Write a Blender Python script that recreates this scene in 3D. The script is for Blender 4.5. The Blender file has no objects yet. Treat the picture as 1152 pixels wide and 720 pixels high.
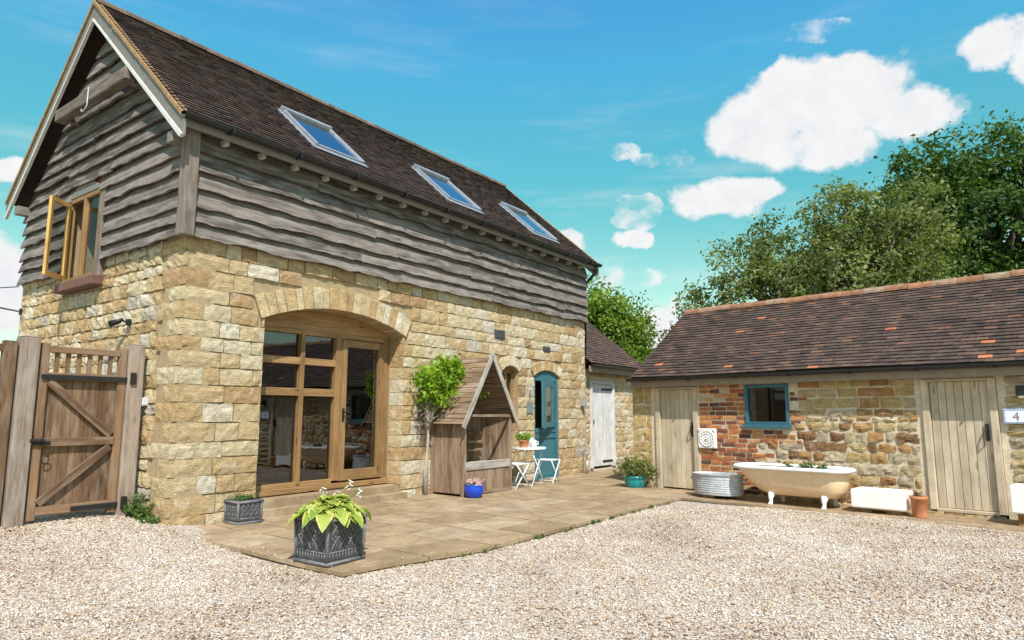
import bpy, bmesh, math, random
import numpy as np
from mathutils import Vector, Matrix, noise, geometry

R = math.radians
S = bpy.context.scene
col = S.collection
random.seed(7)

# ------------------------------------------------------------------ camera
cam = bpy.data.objects.new('camera', bpy.data.cameras.new('camera'))
col.objects.link(cam)
cam.data.sensor_width = 36.0
cam.data.lens = 750.0 / 1152.0 * 36.0
cam.data.clip_end = 2000
cam.location = (0, 0, 1.35)
cam.rotation_euler = (R(90) + math.atan(106 / 750.0), 0, 0)
S.camera = cam

# ------------------------------------------------------------------ light
SUN_AZ, SUN_EL = 168.0, 52.0          # azimuth clockwise from +Y
SUN_STRENGTH, SKY_STRENGTH, EXPOSURE = 5.0, 0.15, 0.36
sd = Vector((math.sin(R(SUN_AZ)) * math.cos(R(SUN_EL)), math.cos(R(SUN_AZ)) * math.cos(R(SUN_EL)), math.sin(R(SUN_EL))))
sl = bpy.data.lights.new('sun', 'SUN')
sl.energy = SUN_STRENGTH
sl.angle = R(0.53)
sl.color = (1.0, 0.955, 0.90)
sun = bpy.data.objects.new('sun', sl)
col.objects.link(sun)
sun.rotation_euler = sd.to_track_quat('Z', 'Y').to_euler()
sun.location = (0, -20, 40)
S.view_settings.view_transform = 'Standard'
S.view_settings.look = 'None'
S.view_settings.exposure = EXPOSURE
S.view_settings.gamma = 1.0


class G:
    """small node-graph writer"""
    def __init__(s, tree):
        s.t = tree
        tree.nodes.clear()

    def n(s, typ, ins=None, **kw):
        nd = s.t.nodes.new(typ)
        for k, v in kw.items():
            setattr(nd, k, v)
        for k, v in (ins or {}).items():
            sock = nd.inputs[k]
            if isinstance(v, bpy.types.NodeSocket):
                s.t.links.new(v, sock)
            else:
                sock.default_value = v
        return nd

    def m(s, op, a, b=None, c=None, clamp=False):
        ins = {0: a}
        if b is not None:
            ins[1] = b
        if c is not None:
            ins[2] = c
        return s.n('ShaderNodeMath', ins, operation=op, use_clamp=clamp).outputs[0]

    def vm(s, op, a, b):
        return s.n('ShaderNodeVectorMath', {0: a, 1: b}, operation=op).outputs[0]

    def ramp(s, fac, stops, interp='LINEAR'):
        nd = s.n('ShaderNodeValToRGB', {'Fac': fac})
        cr = nd.color_ramp
        cr.interpolation = interp
        while len(cr.elements) > 1:
            cr.elements.remove(cr.elements[-1])
        for i, (p, c) in enumerate(stops):
            e = cr.elements[0] if i == 0 else cr.elements.new(p)
            e.position = p
            e.color = (c[0], c[1], c[2], 1) if hasattr(c, '__len__') else (c, c, c, 1)
        return nd.outputs['Color']

    def mix(s, fac, a, b, blend='MIX'):
        nd = s.n('ShaderNodeMix', data_type='RGBA', blend_type=blend)
        for sock, v in ((nd.inputs[0], fac), (nd.inputs[6], a), (nd.inputs[7], b)):
            if isinstance(v, bpy.types.NodeSocket):
                s.t.links.new(v, sock)
            else:
                sock.default_value = v if not hasattr(v, '__len__') or len(v) == 4 else (*v, 1)
        return nd.outputs[2]

    def noise(s, vec, scale, detail=4, rough=.55, out='Fac'):
        return s.n('ShaderNodeTexNoise', {'Vector': vec, 'Scale': scale, 'Detail': detail, 'Roughness': rough}).outputs[out]

    def rng(s, v, a, b, c, d, smooth=False):
        nd = s.n('ShaderNodeMapRange', {0: v, 1: a, 2: b, 3: c, 4: d})
        if smooth:
            nd.interpolation_type = 'SMOOTHSTEP'
        return nd.outputs[0]


# ------------------------------------------------------------------ sky
world = bpy.data.worlds.new('World')
S.world = world
world.use_nodes = True
g = G(world.node_tree)
tc = g.n('ShaderNodeTexCoord').outputs['Generated']
sky = g.n('ShaderNodeTexSky', sky_type='NISHITA', sun_disc=False, sun_elevation=R(SUN_EL), sun_rotation=R(SUN_AZ),
          air_density=1.0, dust_density=0.6, ozone_density=1.5).outputs['Color']
sep = g.n('ShaderNodeSeparateXYZ', {0: tc})
X, Y, Z = sep.outputs[0], sep.outputs[1], sep.outputs[2]
el = g.m('DEGREES', g.m('ARCSINE', Z)) if False else g.m('MULTIPLY', g.m('ARCSINE', Z), 57.2958)
az = g.m('MULTIPLY', g.m('ARCTAN2', X, Y), 57.2958)
# the clear air is turquoise low down, bluer higher; the unseen overhead part is warmed to neutralise the shade
tint = g.ramp(g.rng(el, 0, 60, 0, 1), [(0.0, (0.95, 1.02, 0.68)), (0.16, (0.86, 1.05, 0.68)), (0.243, (0.60, 1.07, 0.72)), (0.30, (0.44, 1.09, 0.77)), (0.40, (0.41, 1.20, 0.98)), (0.48, (0.40, 1.28, 1.22)), (0.60, (0.38, 1.18, 1.36)), (0.80, (0.42, 1.05, 1.32)), (0.92, (1.1, 1.0, 0.9)), (1.0, (1.2, 1.0, 0.85))])
clear = g.mix(1.0, sky, tint, 'MULTIPLY')
# clouds: soft lobes placed by compass bearing and height, broken by noise
n1 = g.noise(tc, 9.0, 6, .6)
n2 = g.noise(tc, 26.0, 6, .62)
n3 = g.noise(tc, 62.0, 6, .65)
nm = g.m('ADD', g.m('ADD', g.m('MULTIPLY', g.m('SUBTRACT', n1, .5), 1.0), g.m('MULTIPLY', g.m('SUBTRACT', n2, .5), .95)), g.m('MULTIPLY', g.m('SUBTRACT', n3, .5), .42))
vb = g.n('ShaderNodeTexVoronoi', {'Vector': g.vm('ADD', tc, g.vm('MULTIPLY', g.n('ShaderNodeTexNoise', {'Vector': tc, 'Scale': 18.0, 'Detail': 3.0}).outputs['Color'], (.02, .02, .02))), 'Scale': 17.0}, feature='SMOOTH_F1')
vb.inputs['Smoothness'].default_value = .35
nm = g.m('ADD', nm, g.m('MULTIPLY', g.m('SUBTRACT', .42, vb.outputs['Distance']), .75))
wv = g.n('ShaderNodeTexNoise', {'Vector': tc, 'Scale': 16.0, 'Detail': 7.0, 'Roughness': .62}).outputs['Color']
ws = g.n('ShaderNodeSeparateColor', {0: wv})
waz = g.m('ADD', az, g.m('MULTIPLY', g.m('SUBTRACT', ws.outputs[0], .5), 3.4))
wel = g.m('ADD', el, g.m('MULTIPLY', g.m('SUBTRACT', ws.outputs[1], .5), 2.2))
LOBES = [(21.4, 22.6, 4.4, 2.9, 1), (25.6, 23.9, 4.6, 3.3, 1), (28.8, 23.6, 4.4, 3.1, 1), (32.4, 21.8, 3.4, 1.9, 1), (25.7, 20.6, 4.9, 2.0, 1),
         (23.3, 25.4, 2.6, 2.0, 1), (28.0, 25.6, 3.4, 1.6, 1), (18.3, 17.6, 4.4, 1.8, 1), (20.8, 17.9, 2.8, 1.1, 1), (10.6, 14.6, 1.6, .75, .8),
         (9.7, 21.8, 1.5, .8, .30), (12.2, 20.9, 1.6, .6, .28), (15.0, 20.7, 1.3, .8, .25), (25.9, 28.8, 2.8, .8, .36), (38.1, 25.0, 2.3, 1.6, 1),
         (40.2, 23.4, 1.6, 2.2, 1), (5.0, 14.6, 1.7, 1.3, .9), (12.8, 6.2, 3.0, 3.2, .9), (9.0, 11.8, 4.0, 1.0, .24), (-38.5, 16.7, 1.8, 1.1, .85),
         (-38.6, 8.6, 3.6, 3.6, .95), (10.9, 17.3, 2.0, 1.0, .26), (10.8, 16.2, 2.0, .7, .26), (-60, 14, 12, 5, .8), (75, 20, 12, 5, .9), (120, 26, 22, 11, .9), (165, 22, 20, 12, .9), (-120, 24, 24, 13, .9), (-165, 30, 18, 12, .9)]  # big lobes behind the camera are added, unseen, to whiten the ambient light
cov = None
for a, e, ra, re, k in LOBES:
    dx = g.m('DIVIDE', g.m('SUBTRACT', waz, a), ra * 1.15)
    dy = g.m('DIVIDE', g.m('SUBTRACT', wel, e), re * 1.15)
    d = g.m('SQRT', g.m('ADD', g.m('MULTIPLY', dx, dx), g.m('MULTIPLY', dy, dy)))
    b = g.m('MINIMUM', g.m('MULTIPLY', g.m('SUBTRACT', 1.0, d), 1.25), k * .62 - .04)
    cov = b if cov is None else g.m('MAXIMUM', cov, b)
mask = g.rng(g.m('ADD', cov, g.m('MULTIPLY', nm, .72)), .03, .42, 0, 1, True)
streak = g.noise(g.vm('MULTIPLY', tc, (2.0, 2.0, 14.0)), 1.6, 5, .6)
veil = g.m('MULTIPLY', g.rng(streak, .50, .78, 0, 1, True), g.rng(el, 4, 34, .55, .06))
low = g.rng(el, -2, 12, .62, 0, True)
veil = g.m('MAXIMUM', veil, g.m('MULTIPLY', low, g.rng(n1, .3, .7, .5, 1)))
mask = g.m('MAXIMUM', mask, veil, clamp=True)
cloudc = g.mix(g.rng(n2, .3, .7, 0, 1), (4.3, 4.4, 4.55), (4.95, 4.95, 4.95))
skyc = g.mix(mask, clear, cloudc)
bg = g.n('ShaderNodeBackground', {'Color': skyc, 'Strength': SKY_STRENGTH})
out = g.n('ShaderNodeOutputWorld')
world.node_tree.links.new(bg.outputs[0], out.inputs[0])


# ------------------------------------------------------------------ materials
def new_mat(name):
    m = bpy.data.materials.new(name)
    m.use_nodes = True
    return m, G(m.node_tree)


def finish(g, shader):
    o = g.n('ShaderNodeOutputMaterial')
    g.t.links.new(shader, o.inputs['Surface'])


def attr(g, name, out='Fac'):
    return g.n('ShaderNodeAttribute', attribute_name=name).outputs[out]


def m_tone(name, stops, rough=.85, ns=6.0, na=.35, bs=40.0, bump=.4, bd=.01, stretch=(1, 1, 1), spec=.3, metal=0.0, blotch=None, interp='LINEAR', pale=None, piece=False):
    """colour picked per piece (attribute 'tone'), broken up by noise in the object's own space"""
    m, g = new_mat(name)
    oc = attr(g, 'gr', 'Vector') if piece else g.n('ShaderNodeTexCoord').outputs['Object']
    v = g.vm('MULTIPLY', oc, stretch)
    c = g.ramp(attr(g, 'tone'), stops, interp)
    n1 = g.noise(v, ns, 6, .65)
    n2 = g.noise(v, ns * 5.3, 5, .7)
    k = g.m('MULTIPLY', g.rng(n1, .25, .75, 1 - na, 1 + na), g.rng(n2, .25, .75, 1 - na * .7, 1 + na * .7))
    kc = g.n('ShaderNodeCombineColor', {0: k, 1: k, 2: k}).outputs[0]
    c = g.mix(1.0, c, kc, 'MULTIPLY')
    if pale:
        c = g.mix(g.rng(g.noise(g.vm('ADD', oc, (7.3, 2.1, 4.4)), pale[1], 6, .7), .54, .70, 0, pale[2], True), c, pale[0])
    if blotch:
        bc, lo, hi, amt, sc = blotch
        f = g.rng(g.noise(oc, sc, 6, .65), lo, hi, 0, amt, True)
        c = g.mix(f, c, bc)
    h = g.m('ADD', g.noise(v, bs, 5, .65), g.m('MULTIPLY', n2, .6))
    bn = g.n('ShaderNodeBump', {'Height': h, 'Strength': bump, 'Distance': bd}).outputs[0]
    b = g.n('ShaderNodeBsdfPrincipled', {'Base Color': c, 'Roughness': rough, 'Metallic': metal, 'Specular IOR Level': spec, 'Normal': bn})
    finish(g, b.outputs[0])
    return m


def m_wood(name, dark, light, rough=.8, tonev=.35, grain=1.0, silver=None, spec=.25, bump=.35):
    """timber: grain runs along each piece (attribute 'gr' holds the along-grain coordinates)"""
    m, g = new_mat(name)
    gr = attr(g, 'gr', 'Vector')
    v = g.vm('MULTIPLY', gr, (1.3 * grain, 26 * grain, 26 * grain))
    wob = g.n('ShaderNodeTexNoise', {'Vector': gr, 'Scale': 2.2, 'Detail': 3.0}).outputs['Color']
    v = g.vm('ADD', v, g.vm('MULTIPLY', wob, (1.2, 1.6, 1.6)))
    n1 = g.noise(v, 1.0, 7, .62)
    n2 = g.noise(g.vm('MULTIPLY', gr, (4, 110, 110)), 1.0, 4, .6)
    n3 = g.noise(gr, 3.0, 4, .6)
    f = g.m('ADD', g.m('MULTIPLY', n1, .62), g.m('MULTIPLY', n2, .38))
    c = g.ramp(f, [(.30, dark), (.62, light)])
    kv = g.n('ShaderNodeTexVoronoi', {'Vector': g.vm('MULTIPLY', gr, (1.6, 7, 7)), 'Scale': 1.0}).outputs['Distance']
    c = g.mix(g.rng(kv, .05, .15, .75, 0, True), c, tuple(x * .55 for x in dark))
    sp = g.noise(g.vm('MULTIPLY', gr, (.9, 44, 44)), 1.0, 3, .5)
    c = g.mix(g.rng(sp, .66, .72, 0, .7, True), c, tuple(x * .5 for x in dark))
    t = attr(g, 'tone')
    k = g.m('MULTIPLY', g.rng(t, 0, 1, 1 - tonev, 1 + tonev), g.rng(n3, .25, .75, .78, 1.22))
    c = g.mix(1.0, c, g.n('ShaderNodeCombineColor', {0: k, 1: k, 2: k}).outputs[0], 'MULTIPLY')
    if silver:
        c = g.mix(g.rng(g.noise(g.vm('MULTIPLY', gr, (1, 5, 5)), 2.4, 5, .6), .42, .68, 0, .75, True), c, silver)
    bn = g.n('ShaderNodeBump', {'Height': f, 'Strength': bump, 'Distance': .006}).outputs[0]
    b = g.n('ShaderNodeBsdfPrincipled', {'Base Color': c, 'Roughness': rough, 'Specular IOR Level': spec, 'Normal': bn})
    finish(g, b.outputs[0])
    return m


def m_plain(name, c, rough=.5, metal=0.0, var=.12, ns=7.0, spec=.5, bump=.08, bs=60, dirt=None, bd=.004):
    m, g = new_mat(name)
    oc = g.n('ShaderNodeTexCoord').outputs['Object']
    n1 = g.noise(oc, ns, 6, .65)
    k = g.rng(n1, .25, .75, 1 - var, 1 + var)
    cc = g.mix(1.0, c, g.n('ShaderNodeCombineColor', {0: k, 1: k, 2: k}).outputs[0], 'MULTIPLY')
    if dirt:
        cc = g.mix(g.rng(g.noise(oc, ns * 2.3, 7, .7), .50, .72, 0, dirt[1], True), cc, dirt[0])
    h = g.noise(oc, bs, 4, .6)
    bn = g.n('ShaderNodeBump', {'Height': h, 'Strength': bump, 'Distance': bd}).outputs[0]
    r = g.rng(n1, .2, .8, max(rough - .12, .02), min(rough + .12, 1))
    b = g.n('ShaderNodeBsdfPrincipled', {'Base Color': cc, 'Roughness': r, 'Metallic': metal, 'Specular IOR Level': spec, 'Normal': bn})
    finish(g, b.outputs[0])
    return m


def m_leaf(name, stops, trans=.35, rough=.55):
    m, g = new_mat(name)
    c = g.ramp(attr(g, 'tone'), stops)
    b = g.n('ShaderNodeBsdfPrincipled', {'Base Color': c, 'Roughness': rough, 'Specular IOR Level': .35})
    tcol = g.mix(1.0, c, (1.25, 1.35, .55), 'MULTIPLY')
    tr = g.n('ShaderNodeBsdfTranslucent', {'Color': tcol})
    mx = g.n('ShaderNodeMixShader', {0: trans, 1: b.outputs[0], 2: tr.outputs[0]})
    finish(g, mx.outputs[0])
    return m


def m_glass(name, tint=(.75, .8, .8), f0=.08, wob=.0):
    m, g = new_mat(name)
    ge = g.n('ShaderNodeNewGeometry')
    dt = g.m('ABSOLUTE', g.n('ShaderNodeVectorMath', {0: ge.outputs['Normal'], 1: ge.outputs['Incoming']}, operation='DOT_PRODUCT').outputs['Value'])
    fr = g.m('ADD', f0, g.m('MULTIPLY', 1 - f0, g.m('POWER', g.m('SUBTRACT', 1.0, dt), 5.0)))
    t = g.n('ShaderNodeBsdfTransparent', {'Color': (*tint, 1)})
    ins = {'Color': (.95, .97, 1, 1), 'Roughness': .012}
    if wob:
        oc = g.n('ShaderNodeTexCoord').outputs['Object']
        ins['Normal'] = g.n('ShaderNodeBump', {'Height': g.noise(oc, 2.2, 2, .5), 'Strength': wob, 'Distance': .02}).outputs[0]
    gl = g.n('ShaderNodeBsdfAnisotropic' if hasattr(bpy.types, 'ShaderNodeBsdfAnisotropic') else 'ShaderNodeBsdfGlossy', ins)
    mx = g.n('ShaderNodeMixShader', {0: fr, 1: t.outputs[0], 2: gl.outputs[0]})
    finish(g, mx.outputs[0])
    return m


M = {}
M['ashlar'] = m_tone('golden_sandstone', [(0, (.38, .235, .12)), (.12, (.47, .32, .155)), (.36, (.51, .375, .20)), (.60, (.56, .445, .26)), (.78, (.59, .495, .33)), (.92, (.62, .55, .42)), (1, (.44, .385, .30))],
                     ns=7.5, na=.40, bs=34, bump=1.0, bd=.022, stretch=(1, 2.6, 1), blotch=((.27, .175, .09), .52, .76, .6, 3.0), pale=((.66, .585, .45), 3.6, .8), piece=True)
M['mortar_gold'] = m_tone('sand_mortar', [(0, (.36, .27, .155)), (1, (.36, .27, .155))], ns=9, na=.25, bs=70, bump=.6)
M['rubble'] = m_tone('brown_rubble_stone', [(0, (.20, .11, .055)), (.2, (.38, .19, .07)), (.42, (.42, .28, .12)), (.62, (.48, .35, .155)), (.8, (.40, .32, .22)), (1, (.52, .42, .27))],
                     ns=7, na=.38, bs=34, bump=1.0, bd=.022, stretch=(1, 1.8, 1), blotch=((.16, .11, .075), .55, .78, .5, 4.0), pale=((.56, .47, .35), 5.0, .6), piece=True)
M['mortar_pale'] = m_tone('pale_lime_mortar', [(0, (.60, .50, .36)), (1, (.60, .50, .36))], ns=9, na=.25, bs=60, bump=.7)
M['brick'] = m_tone('old_red_brick', [(0, (.10, .055, .048)), (.18, (.21, .075, .045)), (.45, (.38, .12, .045)), (.75, (.45, .17, .06)), (.92, (.48, .26, .11)), (1, (.48, .38, .28))],
                    ns=14, na=.32, bs=60, bump=.7, bd=.008, blotch=((.5, .42, .34), .60, .8, .5, 7))
M['tile_dark'] = m_tone('brown_clay_tile', [(0, (.030, .021, .018)), (.5, (.062, .041, .031)), (.85, (.095, .06, .042)), (1, (.14, .085, .055))],
                        ns=6, na=.35, bs=40, bump=.5, bd=.006, rough=.75, blotch=((.13, .10, .075), .62, .85, .35, 2.2))
M['tile_red'] = m_tone('weathered_red_clay_tile', [(0, (.045, .032, .027)), (.45, (.078, .053, .042)), (.75, (.105, .068, .050)), (.90, (.14, .078, .052)), (.955, (.18, .08, .045)), (.965, (.36, .12, .055)), (1, (.42, .16, .075))],
                       ns=5, na=.35, bs=40, bump=.5, bd=.006, rough=.75, blotch=((.20, .165, .145), .60, .8, .5, 2.0))
M['ridge'] = m_tone('lichened_ridge_tile', [(0, (.20, .10, .055)), (.5, (.30, .14, .07)), (1, (.26, .20, .14))], ns=9, na=.45, bs=40, bump=.7, blotch=((.30, .25, .17), .5, .7, .7, 6))
M['ridge_dark'] = m_tone('dark_ridge_tile', [(0, (.09, .065, .05)), (1, (.15, .10, .075))], ns=9, na=.4, bs=40, bump=.6, blotch=((.34, .30, .22), .55, .75, .7, 5))
M['verge'] = m_tone('verge_mortar', [(0, (.28, .165, .07)), (1, (.36, .23, .115))], ns=14, na=.35, bs=60, bump=.8)
M['board'] = m_wood('grey_weathered_elm', (.027, .022, .018), (.185, .155, .132), rough=.88, tonev=.42, silver=(.265, .235, .21), bump=1.0)
M['post'] = m_wood('pale_weathered_post', (.085, .062, .048), (.22, .175, .14), rough=.85, tonev=.2, silver=(.26, .22, .185))
M['oak'] = m_wood('honey_oak', (.15, .078, .028), (.345, .205, .088), rough=.55, tonev=.2, spec=.35, bump=.2)
M['oak_gold'] = m_wood('golden_oak', (.42, .22, .05), (.66, .42, .14), rough=.5, tonev=.15, spec=.35, bump=.2)
M['gate'] = m_wood('brown_gate_timber', (.070, .036, .018), (.215, .125, .066), rough=.8, tonev=.35, silver=(.26, .19, .135))
M['gate_post'] = m_wood('grey_brown_gate_post', (.12, .08, .056), (.32, .25, .195), rough=.85, tonev=.15, silver=(.35, .30, .25))
M['arbour'] = m_wood('weathered_arbour_timber', (.085, .048, .026), (.29, .19, .115), rough=.85, tonev=.3, silver=(.32, .25, .19))
M['arbour_grey'] = m_wood('silvered_arbour_timber', (.19, .16, .135), (.43, .385, .335), rough=.85, tonev=.2, silver=(.46, .43, .39))
M['door_taupe'] = m_wood('faded_taupe_paint', (.37, .295, .20), (.56, .465, .335), rough=.75, tonev=.10, grain=.6, bump=.15)
M['door_white'] = m_wood('flaking_white_paint', (.50, .485, .46), (.66, .65, .63), rough=.65, tonev=.05, grain=.6, bump=.12)
M['taupe'] = m_plain('taupe_board_paint', (.25, .20, .145), .65, var=.2, dirt=((.13, .10, .08), .5))
M['barge'] = m_plain('taupe_grey_board_paint', (.19, .172, .145), .6, var=.18, dirt=((.12, .10, .08), .55))
M['rafter'] = m_plain('pale_rafter_paint', (.55, .51, .44), .6, var=.15)
M['barge_white'] = m_plain('off_white_board_paint', (.60, .58, .54), .6, var=.12, dirt=((.36, .32, .27), .5))
M['teal'] = m_plain('teal_door_paint', (.042, .145, .178), .45, var=.12, dirt=((.06, .20, .24), .4))
M['teal_window'] = m_plain('blue_window_paint', (.035, .125, .170), .45, var=.12)  # the outbuilding window frame's own paint colour
M['black'] = m_plain('black_plastic', (.012, .012, .013), .38, var=.15)
M['iron'] = m_plain('black_iron', (.02, .019, .018), .55, metal=.3, var=.3)
M['dark'] = m_plain('interior_gloom', (.014, .012, .011), .9, var=.15)  # near-black colour standing in for the darkness of unlit rooms
M['floor_in'] = m_plain('dark_floorboard', (.09, .06, .04), .5, var=.2)
M['white'] = m_plain('white_metal_paint', (.70, .745, .75), .4, var=.05)
M['enamel'] = m_plain('white_enamel', (.82, .81, .78), .18, var=.04, dirt=((.62, .56, .46), .25), bump=.02)
M['cream'] = m_plain('cream_bath_paint', (.80, .57, .36), .32, var=.05, dirt=((.52, .33, .18), .45), bump=.03)
M['galv'] = m_plain('galvanised_steel', (.46, .48, .50), .58, metal=.25, var=.25, ns=9, dirt=((.25, .27, .30), .5))
M['terracotta'] = m_plain('terracotta', (.46, .17, .07), .75, var=.25, dirt=((.50, .33, .22), .4))
M['cobalt'] = m_plain('cobalt_glaze', (.01, .055, .46), .15, var=.2, bump=.02)
M['aqua'] = m_plain('aqua_glaze', (.015, .30, .33), .15, var=.2, bump=.02)
M['lead'] = m_plain('grey_lead_planter', (.055, .056, .060), .7, metal=.0, var=.35, ns=12, dirt=((.17, .17, .175), .6), bump=.4, bs=40)
M['soil'] = m_plain('soil', (.05, .035, .025), .95, var=.4, bump=.8)
M['slate'] = m_plain('green_slate', (.16, .21, .19), .6, var=.2)
M['plaster'] = m_plain('white_relief_plaster', (.74, .72, .68), .75, var=.1, dirt=((.30, .29, .28), .55))
M['velux'] = m_plain('grey_aluminium_flashing', (.34, .365, .40), .42, metal=.4, var=.12)
M['alloy'] = m_plain('aerial_alloy', (.6, .6, .6), .4, metal=.8)
M['pipe'] = m_plain('grey_pipe', (.35, .36, .36), .5, metal=.3, var=.2)
M['box_grey'] = m_plain('grey_plastic', (.50, .52, .54), .5)
M['sill_brown'] = m_plain('dull_brown_sill', (.15, .075, .055), .8, var=.3)
M['curtain'] = m_plain('pale_curtain', (.78, .76, .73), .9, var=.1)
M['glass'] = m_glass('window_glass', (.62, .66, .65), .13, wob=.05)
M['glass_dim'] = m_glass('thin_window_glass', (.55, .58, .58), .035)
M['skyglass'] = m_glass('skylight_glass', (.25, .30, .36), .38)
M['glass_thin'] = m_glass('thin_glass', (.88, .91, .90), .07)
M['petal'] = m_leaf('pink_petal', [(0, (.60, .32, .36)), (1, (.82, .66, .66))], .25)
M['petal_w'] = m_leaf('white_petal', [(0, (.70, .66, .74)), (1, (.85, .84, .86))], .25)
M['bark'] = m_tone('bark', [(0, (.10, .08, .06)), (1, (.16, .13, .10))], ns=12, na=.4, bs=30, bump=1.0, bd=.02, stretch=(1, 1, .3))
M['stem_pale'] = m_tone('pale_stem_bark', [(0, (.30, .25, .19)), (1, (.44, .38, .30))], ns=12, na=.35, bs=40, bump=.8, stretch=(1, 1, .3))
M['leaf_dark'] = m_leaf('dark_leaf', [(0, (.030, .062, .010)), (.5, (.055, .11, .018)), (1, (.10, .17, .03))], .35)
M['leaf_olive'] = m_leaf('olive_leaf', [(0, (.080, .105, .026)), (.5, (.145, .180, .046)), (1, (.25, .28, .095))], .4)
M['leaf_fresh'] = m_leaf('fresh_leaf', [(0, (.08, .14, .012)), (.5, (.15, .24, .02)), (1, (.27, .36, .04))], .45)
M['leaf_lime'] = m_leaf('lime_leaf', [(0, (.10, .19, .012)), (.5, (.22, .36, .022)), (1, (.36, .48, .04))], .4)
M['leaf_weed'] = m_leaf('weed_leaf', [(0, (.05, .10, .02)), (1, (.13, .22, .05))], .35)
M['leaf_hosta'] = m_leaf('hosta_leaf', [(0, (.15, .24, .035)), (.45, (.27, .37, .05)), (.75, (.46, .48, .10)), (1, (.60, .57, .24))], .3)


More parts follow.
